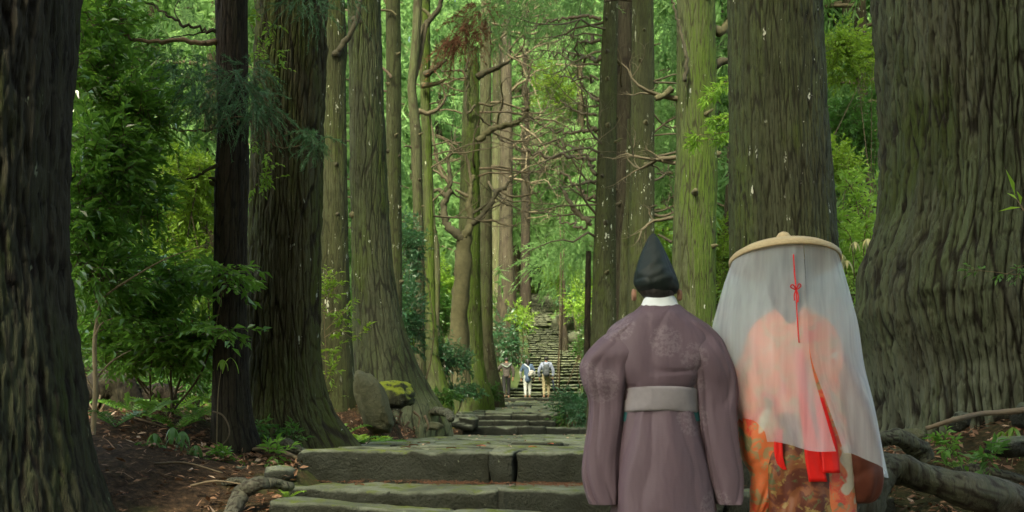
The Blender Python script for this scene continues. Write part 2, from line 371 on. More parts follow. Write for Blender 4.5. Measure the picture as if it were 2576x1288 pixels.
# a rough stone block: box grid pulled in at the edges and pushed about by noise
def block(lx, ly, lz, nx, ny, nz, s, rough=0.02, rnd=0.03, taper=0.0, shear=0.0):
    vs, fs, n = [], [], 0
    def face(o, a, b, na, nb):
        nonlocal n
        A, B = np.meshgrid(np.linspace(0, 1, na + 1), np.linspace(0, 1, nb + 1), indexing='ij')
        v = o + A[..., None] * a + B[..., None] * b
        vs.append(v.reshape(-1, 3)); fs.append(grid_faces(na + 1, nb + 1) + n); n += (na + 1) * (nb + 1)
    e = np.eye(3)
    face(np.array([0, 0, 1.]), e[0], e[1], nx, ny); face(np.zeros(3), e[1], e[0], ny, nx)
    face(np.zeros(3), e[0], e[2], nx, nz); face(np.array([0, 1., 0]), e[2], e[0], nz, nx)
    face(np.zeros(3), e[2], e[1], nz, ny); face(np.array([1., 0, 0]), e[1], e[2], ny, nz)
    v = np.concatenate(vs); f = np.concatenate(fs)
    key = np.round(v * 4096).astype(np.int64); _, idx, inv = np.unique(key[:, 0] * 10 ** 9 + key[:, 1] * 10 ** 4 + key[:, 2] if False else (key[:, 0] * 8192 + key[:, 1]) * 8192 + key[:, 2], return_index=True, return_inverse=True)
    v = v[idx]; f = inv[f].reshape(-1, 4)
    q = (v - 0.5) * np.array([lx, ly, lz])
    # round the edges
    lim = np.array([lx, ly, lz]) / 2
    core = np.clip(q, -(lim - rnd), lim - rnd); dv = q - core
    m = (np.abs(dv) > 1e-6).sum(1) >= 2
    q = np.where(m[:, None], core + nrm(dv) * rnd * (0.75), q)
    off = np.array([s * 1.37, s * 2.11, s * 0.71])
    def n3_(fq, sd): return np.stack([vn3(q * fq + off, s + sd), vn3(q * fq + off + 31, s + sd + 1), vn3(q * fq + off + 57, s + sd + 2)], -1)
    a_ = n3_(2.6, 0); b_ = n3_(7.5, 4); c_ = n3_(19.0, 8); r_ = 1 - np.abs(n3_(5.0, 12)) * 2
    edge = np.exp(-((lim - np.abs(q)).clip(0)[:, [1, 2]].max(1)) / 0.03)[:, None]
    q = q + rough * (0.6 * a_ + 0.6 * b_ + 0.45 * c_ + 0.45 * r_ * (np.abs(r_) > 0.3)) * np.array([1.0, 1.0, 0.30]) - edge * rough * 0.8 * np.abs(b_) * np.sign(q)
    q[:, 1] += 0.9 * rough * vn(q[:, 0] * 1.6 + s * 3.3, 0 * q[:, 0] + s, s + 40) * (q[:, 1] < 0) * (lx > 0.3) * 1.6
    q[:, 2] += 0.5 * rough * vn(q[:, 0] * 2.1 + s, q[:, 1] * 2.1 + s, s + 44) * (q[:, 2] > 0)
    q[:, 1] += taper * q[:, 2]; q[:, 0] += shear * q[:, 2]
    return q, f

NGRP = None
def step_stones(parent, name, xa, xb, ya, yb, za, zb, depth, height, cuts, s0, mat, hi=True):
    """a row of stones; front top edge runs from (xa, ya, za) to (xb, yb, zb)"""
    xs = [xa] + list(cuts) + [xb]
    for i in range(len(xs) - 1):
        f0 = (xs[i] - xa) / (xb - xa); f1 = (xs[i + 1] - xa) / (xb - xa); fm = (f0 + f1) / 2
        L = xs[i + 1] - xs[i] + 0.004; yc = ya + (yb - ya) * fm + 0.03 * random.uniform(-1, 1) + depth / 2; zc = za + (zb - za) * fm + 0.012 * random.uniform(-1, 1) - height / 2
        r = (max(8, int(L / 0.030)), max(6, int(depth / 0.045)), 9) if (hi and ya < 8) else ((max(6, int(L / 0.08)), 7, 5) if hi else (6, 3, 2))
        q, f = block(L, depth, height, *r, s0 + i, 0.030 if hi else 0.03, 0.007 if hi else 0.04, taper=random.uniform(-0.06, 0.02))
        a = math.atan2(yb - ya, xb - xa); ca, sa = math.cos(a), math.sin(a); sl = (zb - za) / (xb - xa)
        w_ = np.stack([q[:, 0] * ca - q[:, 1] * sa, q[:, 0] * sa + q[:, 1] * ca, q[:, 2] + q[:, 0] * sl], -1) + np.array([(xs[i] + xs[i + 1]) / 2, yc, zc])
        part('stone', (w_, f), mat, parent)

stair = thing('stone_steps', 'mossy stone slab steps climbing the foreground path', 'steps', (0.4, 6.5, -0.6)); stair['kind'] = 'structure'
_ = stair.pop('category', None)
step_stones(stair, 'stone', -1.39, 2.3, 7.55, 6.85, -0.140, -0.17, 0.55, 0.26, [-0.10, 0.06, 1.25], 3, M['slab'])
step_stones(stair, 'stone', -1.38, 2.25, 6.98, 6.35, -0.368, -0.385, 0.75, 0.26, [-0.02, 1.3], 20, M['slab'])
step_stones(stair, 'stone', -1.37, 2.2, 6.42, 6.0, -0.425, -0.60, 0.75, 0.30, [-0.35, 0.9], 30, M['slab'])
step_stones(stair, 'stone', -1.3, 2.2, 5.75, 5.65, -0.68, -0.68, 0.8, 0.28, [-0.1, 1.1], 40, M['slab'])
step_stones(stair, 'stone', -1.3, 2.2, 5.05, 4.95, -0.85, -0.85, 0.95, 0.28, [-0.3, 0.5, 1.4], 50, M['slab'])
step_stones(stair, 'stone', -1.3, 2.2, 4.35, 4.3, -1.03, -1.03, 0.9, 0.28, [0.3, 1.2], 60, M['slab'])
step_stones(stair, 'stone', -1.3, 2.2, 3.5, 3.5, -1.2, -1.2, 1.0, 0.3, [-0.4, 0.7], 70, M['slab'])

# flagged landings: jittered courses of flags, each its own stone with open joints
def flags(parent, y0, y1, rowd, cold, zf, s0, edge=0.08):
    rnd = random.Random(s0); y = y0; row = 0
    rows = []
    while y < y1:
        rows.append(y); y += rowd * rnd.uniform(0.7, 1.3)
    rows.append(y1)
    for j in range(len(rows) - 1):
        ya, yb = rows[j], rows[j + 1]; ym = (ya + yb) / 2; c, h = float(xc(ym)), float(hw(ym))
        x = c - h + rnd.uniform(-0.25, 0.1); end = c + h + rnd.uniform(-0.1, 0.25)
        while x < end - 0.15:
            wdt = cold * rnd.uniform(0.6, 1.45); x2 = min(x + wdt, end)
            if end - x2 < 0.18: x2 = end
            g_ = rnd.uniform(0.012, 0.03)
            bp = [(x, ya), ((x + x2) / 2, ya), (x2, ya), (x2, ym), (x2, yb), ((x + x2) / 2, yb), (x, yb), (x, ym)]
            cx_, cy_ = (x + x2) / 2, ym
            pts = []
            for q, (bx, by) in enumerate(bp):
                jx = 0.28 * float(vn(bx * 2.3, by * 2.3, s0)) * 0.5; jy = 0.35 * rowd * float(vn(bx * 1.7 + 5, by * 1.7, s0 + 2))
                px, py = bx + jx, by + jy
                vx, vy = px - cx_, py - cy_; dd = math.hypot(vx, vy)
                kx = 1 - g_ / max(dd, 0.05) - (0.10 if q % 2 == 0 else 0.0) * rnd.random()
                pts.append((cx_ + vx * kx, cy_ + vy * kx))
            pts = np.array(pts); tilt = (rnd.uniform(-0.035, 0.035), rnd.uniform(-0.05, 0.05)); lift = rnd.uniform(-0.015, 0.02) * (1.6 if rnd.random() < 0.15 else 1)
            def zz(px, py): return zf(py) + lift + tilt[0] * (px - cx_) + tilt[1] * (py - cy_)
            def ring(kk, dz): 
                q = np.array([cx_, cy_]) + (pts - np.array([cx_, cy_])) * kk
                return np.stack([q[:, 0], q[:, 1], zz(q[:, 0], q[:, 1]) + dz], -1)
            v = np.concatenate([ring(1.0, -0.13), ring(1.0, -0.022), ring(0.93, -0.001 ), ring(0.5, 0.004), [[cx_, cy_, zz(cx_, cy_) + rnd.uniform(-0.004, 0.008)]]])
            v[8:, 2] += 0.006 * vn(v[8:, 0] * 9, v[8:, 1] * 9, s0 + 5)
            i8 = np.arange(8); nx = (i8 + 1) % 8
            f = [np.concatenate([np.stack([i8 + 8 * r, nx + 8 * r, nx + 8 * r + 8, i8 + 8 * r + 8], -1) for r in range(3)]), np.stack([24 + i8, 24 + nx, np.full(8, 32)], -1)]
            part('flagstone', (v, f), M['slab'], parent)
            x = x2
        row += 1

path1 = thing('flagged_landing', 'flagstone landing above the near slab steps', 'paving', (0.4, 7.9, -0.3)); path1['kind'] = 'structure'; path1.pop('category', None)
def zland1(y): return np.interp(y, [7.5, 9, 16, 25.3], [-0.155, -0.145, -0.145, -0.14])
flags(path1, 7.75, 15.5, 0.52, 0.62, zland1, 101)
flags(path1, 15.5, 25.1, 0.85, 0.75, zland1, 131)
stepsm = thing('stone_steps', 'three rough stone steps between the two flagged landings', 'steps', (0.4, 26, 0)); stepsm['kind'] = 'structure'; stepsm.pop('category', None)
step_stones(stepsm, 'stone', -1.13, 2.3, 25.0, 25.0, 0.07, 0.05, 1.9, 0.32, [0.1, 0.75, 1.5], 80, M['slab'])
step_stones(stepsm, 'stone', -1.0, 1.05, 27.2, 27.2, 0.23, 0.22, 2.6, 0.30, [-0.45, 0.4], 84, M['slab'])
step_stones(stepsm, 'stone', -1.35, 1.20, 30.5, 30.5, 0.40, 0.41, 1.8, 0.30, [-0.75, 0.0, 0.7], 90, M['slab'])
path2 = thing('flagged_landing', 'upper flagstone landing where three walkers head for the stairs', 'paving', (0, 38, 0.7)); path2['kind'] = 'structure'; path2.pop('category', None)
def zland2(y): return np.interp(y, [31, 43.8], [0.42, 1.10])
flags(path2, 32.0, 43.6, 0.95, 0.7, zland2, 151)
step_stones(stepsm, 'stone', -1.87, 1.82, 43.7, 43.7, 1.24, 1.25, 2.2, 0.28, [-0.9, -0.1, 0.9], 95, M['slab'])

# the long flights: every stone of the lower flight, the upper flight as one mass of small stones
flight = thing('stone_staircase', 'long mossy staircase of rough stone treads climbing into the wood', 'staircase', (2, 46, 1.2)); flight['kind'] = 'structure'; flight.pop('category', None)
protos = []
for s in range(10):
    q, f = block(1, 1, 1, 5, 2, 2, 200 + s, 0.07, 0.12)
    q[:, 2] -= 0.5
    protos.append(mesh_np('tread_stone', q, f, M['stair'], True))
NST = 28
rs = random.Random(5)
for i in range(NST):
    t = i / (NST - 1.0); y = 45.6 + (74.5 - 45.6) * t; z = 1.42 + (6.75 - 1.42) * t + rs.uniform(-0.02, 0.02)
    c, h = float(xc(y)), float(hw(y)) + rs.uniform(-0.1, 0.12)
    if i < 3: c -= 0.25; h += 0.3
    x = c - h + rs.uniform(-0.15, 0.1)
    while x < c + h - 0.1:
        wd = rs.uniform(0.3, 0.75); 
        inst('tread_stone', rs.choice(protos), flight, (x + wd / 2, y + 0.55 + rs.uniform(-0.06, 0.06), z + rs.uniform(-0.018, 0.018)), (rs.uniform(-0.02, 0.02), rs.uniform(-0.04, 0.04), rs.uniform(-0.05, 0.05)), (wd * 1.03, 1.25, rs.uniform(0.11, 0.15)))
        x += wd
up = []
for i in range(32):
    t = i / 31.0; y = 78.5 + 39.5 * t; z = 7.42 + 6.95 * t; c, h = float(xc(y)), float(hw(y))
    x = c - h
    while x < c + h:
        wd = rs.uniform(0.3, 0.8)
        q, f = block(wd * 1.02, 1.3, 0.14, 3, 1, 1, 300 + i, 0.02, 0.04)
        up.append((q + np.array([x + wd / 2, y + 0.6 + rs.uniform(-0.08, 0.08), z - 0.07 + rs.uniform(-0.02, 0.02)]), f)); x += wd
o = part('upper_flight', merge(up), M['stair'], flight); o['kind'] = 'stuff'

# ---------------------------------------------------------------- boulders and loose stones
def rock(name, label, c, r, mat, s, rot=0.0, squash=None, nu=26, nv=18, amp=0.22, lean=(0, 0), group=None, facet=0.0):
    th = np.linspace(0, 2 * np.pi, nu, endpoint=False); ph = np.linspace(-np.pi / 2, np.pi / 2, nv)
    T, PH = np.meshgrid(th, ph)
    d = np.stack([np.cos(T) * np.cos(PH), np.sin(T) * np.cos(PH), np.sin(PH)], -1)
    e = 0.75
    q = np.sign(d) * np.abs(d) ** e
    n = vn3(d * 1.6 + s, s) + 0.5 * vn3(d * 3.7 + s, s + 3) + 0.3 * vn3(d * 8 + s, s + 6) + 0.45 * (0.5 - np.abs(vn3(d * 2.6 + s, s + 9)))
    q = q * (1 + amp * n)[..., None]
    q = q * np.array(r); q[..., 0] += lean[0] * q[..., 2]; q[..., 1] += lean[1] * q[..., 2]
    ca, sa = math.cos(rot), math.sin(rot)
    q = np.stack([q[..., 0] * ca - q[..., 1] * sa, q[..., 0] * sa + q[..., 1] * ca, q[..., 2]], -1)
    return part(name, (q.reshape(-1, 3) + np.array(c), grid_faces(nv, nu, True)), mat, loc=c, label=label, cat='rock', group=group)
# ------------------------------------------------------------------ trees
BARK = {}
BARK['dark'] = bark_mat('dark fissured cedar bark', (0.0112, 0.0081, 0.0056), (0.0434, 0.0384, 0.0273), (0.0372, 0.0422, 0.0211), 0.38, (0.0310, 0.0434, 0.0062), 0.35, (0.20, 0.22, 0.15))
BARK['right'] = bark_mat('grey green fissured bark', (0.0134, 0.0118, 0.0070), (0.0755, 0.0781, 0.0506), (0.0646, 0.0840, 0.0390), 0.40, (0.0333, 0.0498, 0.0077), 0.1, (0.1536, 0.1771, 0.1152), foot=(0.9, (0.0960, 0.1102, 0.0736)))
BARK['brown'] = bark_mat('brown cedar bark with green film', (0.0219, 0.0175, 0.0084), (0.0805, 0.0733, 0.0383), (0.0633, 0.0766, 0.0237), 0.50, (0.0570, 0.0723, 0.0110), 0.45, foot=(0.32, (0.130, 0.128, 0.095)))
BARK['olive'] = bark_mat('olive smooth cedar bark', (0.0252, 0.0267, 0.0107), (0.0655, 0.0718, 0.0328), (0.0504, 0.0607, 0.0197), 0.40, (0.049, 0.067, 0.011), 0.75, (0.50, 0.52, 0.40))
BARK['fluted'] = bark_mat('grey green fluted bark', (0.0164, 0.0166, 0.0084), (0.0599, 0.0672, 0.0361), (0.0484, 0.0644, 0.0227), 0.42, (0.045, 0.065, 0.011), 0.5, foot=(0.55, (0.115, 0.128, 0.070)))
BARK['mossy'] = bark_mat('moss streaked bark', (0.0277, 0.0298, 0.0118), (0.0790, 0.0893, 0.0420), (0.0596, 0.0837, 0.0227), 0.58, (0.058, 0.098, 0.011), 0.5, moss_dir=(0.9, -0.3, 0))
BARK['black'] = bark_mat('dark brown trunk bark', (0.0096, 0.0072, 0.0048), (0.0336, 0.0256, 0.0176), (0.0352, 0.0336, 0.0176), 0.2, (0.0320, 0.0400, 0.0080), 0.1)
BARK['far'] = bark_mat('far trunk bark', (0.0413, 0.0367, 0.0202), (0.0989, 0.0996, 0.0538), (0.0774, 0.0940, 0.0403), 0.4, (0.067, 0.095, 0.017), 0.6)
BARK['red'] = bark_mat('reddish trunk bark', (0.0240, 0.0187, 0.0128), (0.0645, 0.0553, 0.0344), (0.0532, 0.0510, 0.0280), 0.2, (0.0368, 0.0510, 0.0128), 0.5)

def trunk_mesh(rows, d, top, nth, nzv, amp, strip, s, lobes=0.10, lobe_h=0.35, wrinkle=0.0, stretch=17.0, flute=0.03, ph=0.0):
    """rows: (v, uL, uR) silhouette samples from the top of the picture to the foot; returns verts, faces, crack, strip id, axis(z)->x, radius(z)"""
    rows = sorted(rows, key=lambda r: -r[0])
    zr = np.array([(V0 - v) * d / F for v, a, b in rows]); xr = np.array([((a + b) / 2 - U0) * d / F for v, a, b in rows]); rr = np.array([(b - a) / 2 * d / F for v, a, b in rows])
    zb, zt = zr[0], zr[-1]
    slope = (xr[-1] - xr[-2]) / (zr[-1] - zr[-2]) if len(zr) > 1 else 0
    slope = float(np.clip(slope, -0.04, 0.04))
    if top > zt + 1:
        zr = np.append(zr, [zt + (top - zt) * 0.5, top]); xr = np.append(xr, [xr[-1] + slope * (top - zt) * 0.5, xr[-1] + slope * (top - zt)]); rr = np.append(rr, [rr[-1] * 0.72, rr[-1] * 0.22])
        z = np.concatenate([np.linspace(zb - 0.35, min(zt + 0.3, top), nzv), np.linspace(zt + 0.3, top, 10)[1:]])
    else:
        z = np.linspace(zb - 0.35, zr[-1], nzv)
    zq = np.linspace(z[0], z[-1], 400); kern = np.hanning(9); kern /= kern.sum()
    sm = lambda a: np.convolve(np.pad(np.interp(zq, zr, a), 4, 'edge'), kern, 'valid')
    rs_, xs_ = sm(rr), sm(xr)
    fr = lambda q: np.interp(q, zq, rs_); fx = lambda q: np.interp(q, zq, xs_)
    u = np.linspace(-1, 1, nth, endpoint=False)
    th = -np.pi / 2 + np.pi * (u * 0.55 + 0.45 * u ** 3)
    tt = np.mod(th / (2 * np.pi), 1.0)[None]; TH = th[None]; Zc = z[:, None]
    r0 = float(np.median(rs_[:200]))
    nc = max(8, int(round(2 * np.pi * r0 / strip)))
    yv = Zc / (strip * stretch)
    wx = tt * nc + 2.2 * vn(tt * 7, Zc * 0.12, s + 91, 7) + 0.45 * vn(tt * 6, yv * 0.6, s, 6) + 0.16 * vn(tt * nc, yv * 6, s + 2, nc)
    f1, f2, cid = worley(wx, yv + 0 * tt, nc, s)
    crack = ss(0.0, 0.20, f2 - f1)
    f1b, f2b, _c = worley(wx * 2.0, yv * 3.3 + 0 * tt, nc * 2, s + 11)
    crack2 = ss(0.0, 0.25, f2b - f1b)
    disp = amp * (crack - 1) * (0.35 + 0.75 * (0.5 + 0.5 * vn(tt * 5, Zc * 0.8, s + 21, 5)) + 0.5 * vn(tt * 11, Zc * 2.1, s + 23, 11) ** 2) + amp * 0.35 * (crack2 - 1) + amp * 0.9 * (cid - 0.5) + amp * 0.5 * (_c - 0.5)
    disp = disp + flute * r0 * fbm(tt * 7, Zc * 0.45, s + 31, 3, 7) + 0.45 * amp * vn(tt * nc * 3, Zc * 14, s + 41, nc * 3) + 0.5 * amp * vn(tt * nc * 1.5, Zc * 4, s + 43, int(nc * 1.5) or 1)
    hgt = Zc - zb
    lob = lobes * np.exp(-np.maximum(hgt, -0.2) / lobe_h) * (np.sin(3 * TH + ph) + 0.7 * np.sin(5 * TH + 1.3 + ph) + 0.4 * np.sin(8 * TH + 2.1))
    if wrinkle:
        wz = np.exp(-((hgt - 0.75) / 0.75) ** 2)
        ww = vn(tt * 15 + 0.6 * vn(tt * 9, Zc * 3, s + 61, 9), Zc * 5.5 + 1.2 * vn(tt * 6, Zc * 1.3, s + 62, 6), s + 63, 15)
        disp = disp + wrinkle * wz * ww * (np.abs(ww) + 0.3) + wrinkle * 1.2 * wz * vn(tt * 8, Zc * 2.2, s + 65, 8)
    rad = fr(Zc) * (1 + lob) + disp
    x = fx(Zc) + rad * np.cos(TH); y = d + rad * np.sin(TH)
    v = np.stack([x, y, Zc + 0 * x], -1).reshape(-1, 3)
    f = grid_faces(len(z), nth, True)
    return (v, f), (crack * (0.35 + 0.65 * crack2)).ravel(), (cid + 0 * x).ravel(), fx, fr, zb

def px_branch(parent, pts, d, r0, r1, mat, name='branch', n=None, ns=7, jit=0.0, subs=0, seed=0, d2=None):
    """a branch laid out from survey points (u, v[, depth offset])"""
    rs = np.random.default_rng(seed + 1)
    w_ = []
    for i, p in enumerate(pts):
        t = i / max(1, len(pts) - 1); dd = d + (p[2] if len(p) > 2 else 0) + ((d2 - d) * t if d2 else 0)
        w_.append(P(p[0], p[1], dd))
    n = n or len(pts) * 5
    q = spline(w_, n); L = np.linalg.norm(q[-1] - q[0])
    q[1:-1] += rs.normal(0, jit * L * 0.02 + 0.0005, (n - 2, 3))
    rad = np.linspace(r0, r1 * 0.75, n) * 0.8 * (1 + 0.07 * rs.normal(0, 1, n))
    lst = [tube(q, np.abs(rad), ns, lump=0.15, s=seed)]
    for k in range(subs):
        i = int(n * (0.25 + 0.7 * (k + 0.5) / subs)); i = min(i, n - 2)
        lst += bare(q[i], nrm(q[min(i + 2, n - 1)] - q[i - 2]) + rs.normal(0, 0.9, 3) * np.array([1, 0.7, 1]), L * rs.uniform(0.2, 0.5), rad[i] * 0.5, 2 if L > 1.0 else 1, rs)
    return part(name, merge(lst), mat, parent)

def bare(p0, dr, L, r0, depth, rs, wig=0.24, lift=0.08, ns=5):
    n = 9; p = np.array(p0, float); dr = nrm(np.asarray(dr, float)); pts = [p.copy()]
    for i in range(n - 1):
        dr = nrm(dr + rs.normal(0, wig, 3) * np.array([1, 1, 0.8]) + np.array([0, 0, lift])); p = p + dr * L / (n - 1); pts.append(p.copy())
    rad = np.linspace(r0, r0 * 0.16, n); out = [tube(pts, rad, ns, cap=False)]
    if depth > 0:
        for k in range(rs.integers(3, 6)):
            i = rs.integers(2, n - 1); out += bare(pts[i], nrm(np.array(pts[i]) - pts[i - 1]) + rs.normal(0, 0.8, 3), L * rs.uniform(0.3, 0.6), rad[i] * 0.62, depth - 1, rs, wig, lift, 4)
    return out

# cedar crowns: drooping sprays of needles on radiating boughs
def sprays(base, dirs, L, K, nl, nw, rs, droop=0.35, spread=0.75):
    """base (N,3), dirs (N,3), L (N,) -> thin triangles"""
    N = len(base)
    t = (np.arange(K)[None] + rs.random((N, K))) / K
    ln = L[:, None]
    pos = base[:, None] + dirs[:, None] * (t * ln)[..., None]; pos[..., 2] -= droop * ln * t ** 2
    ax = dirs[:, None] * 0.75 + rs.normal(0, spread, (N, K, 3)); ax[..., 2] -= 0.35; ax = nrm(ax)
    sd = nrm(np.cross(ax, rs.normal(0, 1, (N, K, 3))))
    l = nl * rs.uniform(0.5, 1.2, (N, K, 1)) * (1.15 - 0.6 * t[..., None]); w_ = nw * rs.uniform(0.6, 1.3, (N, K, 1))
    a = pos - sd * w_ * 0.5; b = pos + sd * w_ * 0.5; c = pos + ax * l
    v = np.stack([a, b, c], 2).reshape(-1, 3)
    return v, np.arange(len(v)).reshape(-1, 3)
def cedar_crown(H, Rm, nb, nsp, K, nl, nw, s, z0=0.0, shape=0.9, gap=0.25):
    rs = np.random.default_rng(s); B, D, Ls, wood = [], [], [], []
    for i in range(nb):
        t = (i + rs.random()) / nb; z = z0 + t * (H - z0); a = i * 2.4 + rs.normal(0, 0.4)
        Lb = Rm * (0.25 + (1 - t) ** shape) * rs.uniform(0.6, 1.15) * min(1, 0.55 + t * 3)
        if rs.random() < gap: continue
        hd = np.array([math.cos(a), math.sin(a), 0]); m = nsp
        tt = np.linspace(0.2, 1, m) + rs.normal(0, 0.04, m)
        pz = z + Lb * (0.10 * tt - 0.42 * tt ** 2 + 0.12 * tt ** 4)
        p = hd[None] * (Lb * tt)[:, None]; p[:, 2] = pz
        p = p + rs.normal(0, 0.10 * Lb ** 0.5, (m, 3)) * np.array([1, 1, 0.5])
        dd = nrm(hd[None] * 0.6 + rs.normal(0, 0.55, (m, 3)) + np.array([0, 0, -0.1]))
        B.append(p); D.append(dd); Ls.append(rs.uniform(0.45, 0.95, m) * (0.45 + 0.13 * Lb))
        q = np.linspace(0, 0.85, 6); wp = hd[None] * (Lb * q)[:, None]; wp[:, 2] = z + Lb * (0.10 * q - 0.42 * q ** 2 + 0.12 * q ** 4)
        wood.append(tube(wp, np.linspace(0.035, 0.012, 6) * (0.6 + 0.15 * Lb), 4, cap=False))
    fol = sprays(np.concatenate(B), np.concatenate(D), np.concatenate(Ls), K, nl, nw, rs)
    return fol, merge(wood)

CROWN = []     # shared meshes: (foliage, boughs)
for i, (H, Rm, nb, nsp, K, nl, nw, z0, shp) in enumerate([
        (12, 3.4, 72, 10, 32, 0.42, 0.070, 0, 0.8), (12, 3.0, 70, 10, 32, 0.42, 0.070, 0, 0.7), (12, 3.8, 66, 11, 32, 0.44, 0.072, 0, 0.9),
        (12, 2.6, 80, 9, 32, 0.38, 0.064, 0, 0.6)]):
    fol, wood = cedar_crown(H, Rm, nb, nsp, K, nl, nw, 900 + i, z0, shp)
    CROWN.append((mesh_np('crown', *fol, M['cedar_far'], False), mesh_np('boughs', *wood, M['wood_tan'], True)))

def old_tree(label, d, rows, top=24, bark='olive', nth=90, nzv=160, amp=0.008, strip=0.04, s=1, crown=0, crown_z=None, crown_s=1.0, group='old cedars lining the path', stubs=(), name='cedar_tree', **kw):
    rows = list(rows); vb, a_, b_ = rows[-1]; xb = ((a_ + b_) / 2 - U0) * d / F; vg = V0 - (float(gz(xb, d, False)) - 0.25) * F / d
    if vg > vb + 3: rows.append((vg, a_ - (b_ - a_) * 0.06, b_ + (b_ - a_) * 0.06))
    (v, f), cr, cid, fx, fr, zb = trunk_mesh(rows, d, top, nth, nzv, amp, strip, s, **kw)
    t = thing(name, label, 'tree', (float(fx(zb)), d, zb), group)
    part('trunk', (v, f), BARK[bark], t, attrs={'crack': cr, 'strip': cid})
    if crown is not None:
        cz = crown_z if crown_z is not None else top * 0.5
        me, wd = CROWN[crown % len(CROWN)]
        sc_ = (crown_s * 1.0, crown_s * 1.0, (top - cz) / 12.0)
        o = inst('crown', me, t, (float(fx(cz)), d, cz), (0, 0, s * 1.7), sc_)
        b = inst('boughs', wd, t, (float(fx(cz)), d, cz), (0, 0, s * 1.7), sc_)
    rs = np.random.default_rng(s + 77)
    for (vv, side, ln, rr) in stubs:        # broken branch stubs: side -1..1 across the visible face
        z = (V0 - vv) * d / F; a = -np.pi / 2 + side * np.pi / 2
        c = np.array([fx(z), d, z]); n = np.array([math.cos(a), math.sin(a), 0]); r = float(fr(z))
        pts = [c + n * r * 0.6, c + n * (r + ln * 0.1), c + n * (r + ln * 0.55) + np.array([0, 0, 0.15 * ln]), c + n * (r + ln) + np.array([rs.normal(0, 0.2) * ln, 0, rs.uniform(-0.1, 0.5) * ln])]
        part('branch_stub', tube(spline(pts, 8), np.array([1.7, 1.5, 1.15, 0.9, 0.75, 0.65, 0.6, 0.4]) * rr * 0.8, 9, lump=0.35, s=int(vv)), M['wood_green'] if rs.random() < 0.6 else M['wood_dark'], t)
    t['_fx'] = 0.0
    del t['_fx']
    return t, fx, fr

def dead_branches(t, fx, fr, d, specs, mat, seed, depth=1):
    """specs: (v, angle deg [0 = right, 180 = left, -90 towards the viewer], length m, radius m, rise)"""
    rs = np.random.default_rng(seed)
    for (vv, ang, L, r0, rise) in specs:
        z = (V0 - vv) * d / F; a = math.radians(ang); n = np.array([math.cos(a), math.sin(a), rise])
        p0 = np.array([fx(z), d, z]) + np.array([math.cos(a), math.sin(a), 0]) * float(fr(z)) * 0.85
        part('dead_branch', merge(bare(p0, n, L, r0, depth, rs, 0.32, 0.06)), mat, t)

TR = {}
# --- left side of the path, near to far
TR['T1'] = old_tree('huge dark fissured cedar trunk with pale lichen cut off at the left edge', 5.9, [(-40, -560, 168), (0, -560, 165), (300, -565, 157), (520, -570, 152), (700, -580, 158), (900, -600, 180), (1100, -640, 206), (1200, -680, 222), (1288, -720, 248), (1420, -760, 300)], 26, 'dark', 380, 330, 0.020, 0.055, 3, 0, 16, 1.0, lobes=0.05, flute=0.06)
TR['T2'] = old_tree('slim dark brown trunk with a knobbly stub in front of the brown cedar', 8.5, [(-40, 543, 622), (0, 542, 622), (200, 545, 622), (330, 548, 625), (450, 540, 626), (600, 540, 622), (800, 536, 620), (1000, 534, 628), (1080, 532, 640), (1125, 528, 660)], 17, 'black', 110, 260, 0.006, 0.03, 5, None, 8, 0.6, lobes=0.12, lobe_h=0.12, stubs=[(462, -0.95, 0.05, 0.028), (455, -0.7, 0.04, 0.02)])
TR['T3'] = old_tree('brown cedar with flared grey foot beside the near slab steps', 9.6, [(-40, 650, 826), (0, 648, 824), (300, 634, 813), (600, 626, 806), (850, 622, 806), (950, 620, 812), (1020, 612, 832), (1070, 600, 858), (1110, 590, 898), (1135, 580, 925)], 26, 'brown', 240, 300, 0.016, 0.05, 7, 1, 16, 0.9, lobes=0.12, lobe_h=0.22, flute=0.05)
TR['T4'] = old_tree('slender smooth olive cedar with one upswept dark limb', 14.0, [(-40, 820, 868), (0, 818, 866), (130, 815, 874), (180, 813, 868), (400, 811, 872), (600, 808, 876), (800, 806, 882), (960, 800, 892), (1030, 795, 900)], 24, 'olive', 120, 220, 0.005, 0.03, 9, 2, 11, 0.9, lobes=0.06, flute=0.10, stubs=[(420, 0.2, 0.03, 0.03), (545, 0.25, 0.03, 0.03)])
TR['T5'] = old_tree('grey green cedar whose foot sweeps out wide over the bank', 17.5, [(-40, 875, 955), (0, 874, 956), (300, 880, 968), (550, 884, 978), (700, 886, 992), (800, 886, 1012), (880, 884, 1036), (940, 882, 1062), (990, 880, 1090), (1030, 876, 1116)], 27, 'fluted', 200, 280, 0.014, 0.06, 11, 3, 12, 1.1, lobes=0.06, lobe_h=0.5, flute=0.07, stubs=[(65, -0.3, 0.06, 0.09), (545, -0.7, 0.05, 0.07)])
TR['T6'] = old_tree('thin knobbly olive trunk just behind the wide-footed cedar', 21.0, [(-40, 972, 1006), (0, 970, 1006), (200, 972, 1008), (400, 970, 1008), (600, 974, 1010), (800, 978, 1012), (960, 984, 1018), (1010, 980, 1022)], 23, 'olive', 80, 180, 0.005, 0.035, 13, 0, 13, 0.8, lobes=0.05, flute=0.12, stubs=[(140, 0.5, 0.05, 0.04), (215, -0.5, 0.05, 0.04), (345, 0.3, 0.06, 0.035), (385, -0.4, 0.05, 0.04), (395, 0.6, 0.05, 0.03), (525, 0.6, 0.06, 0.03), (710, 0.7, 0.06, 0.05)])
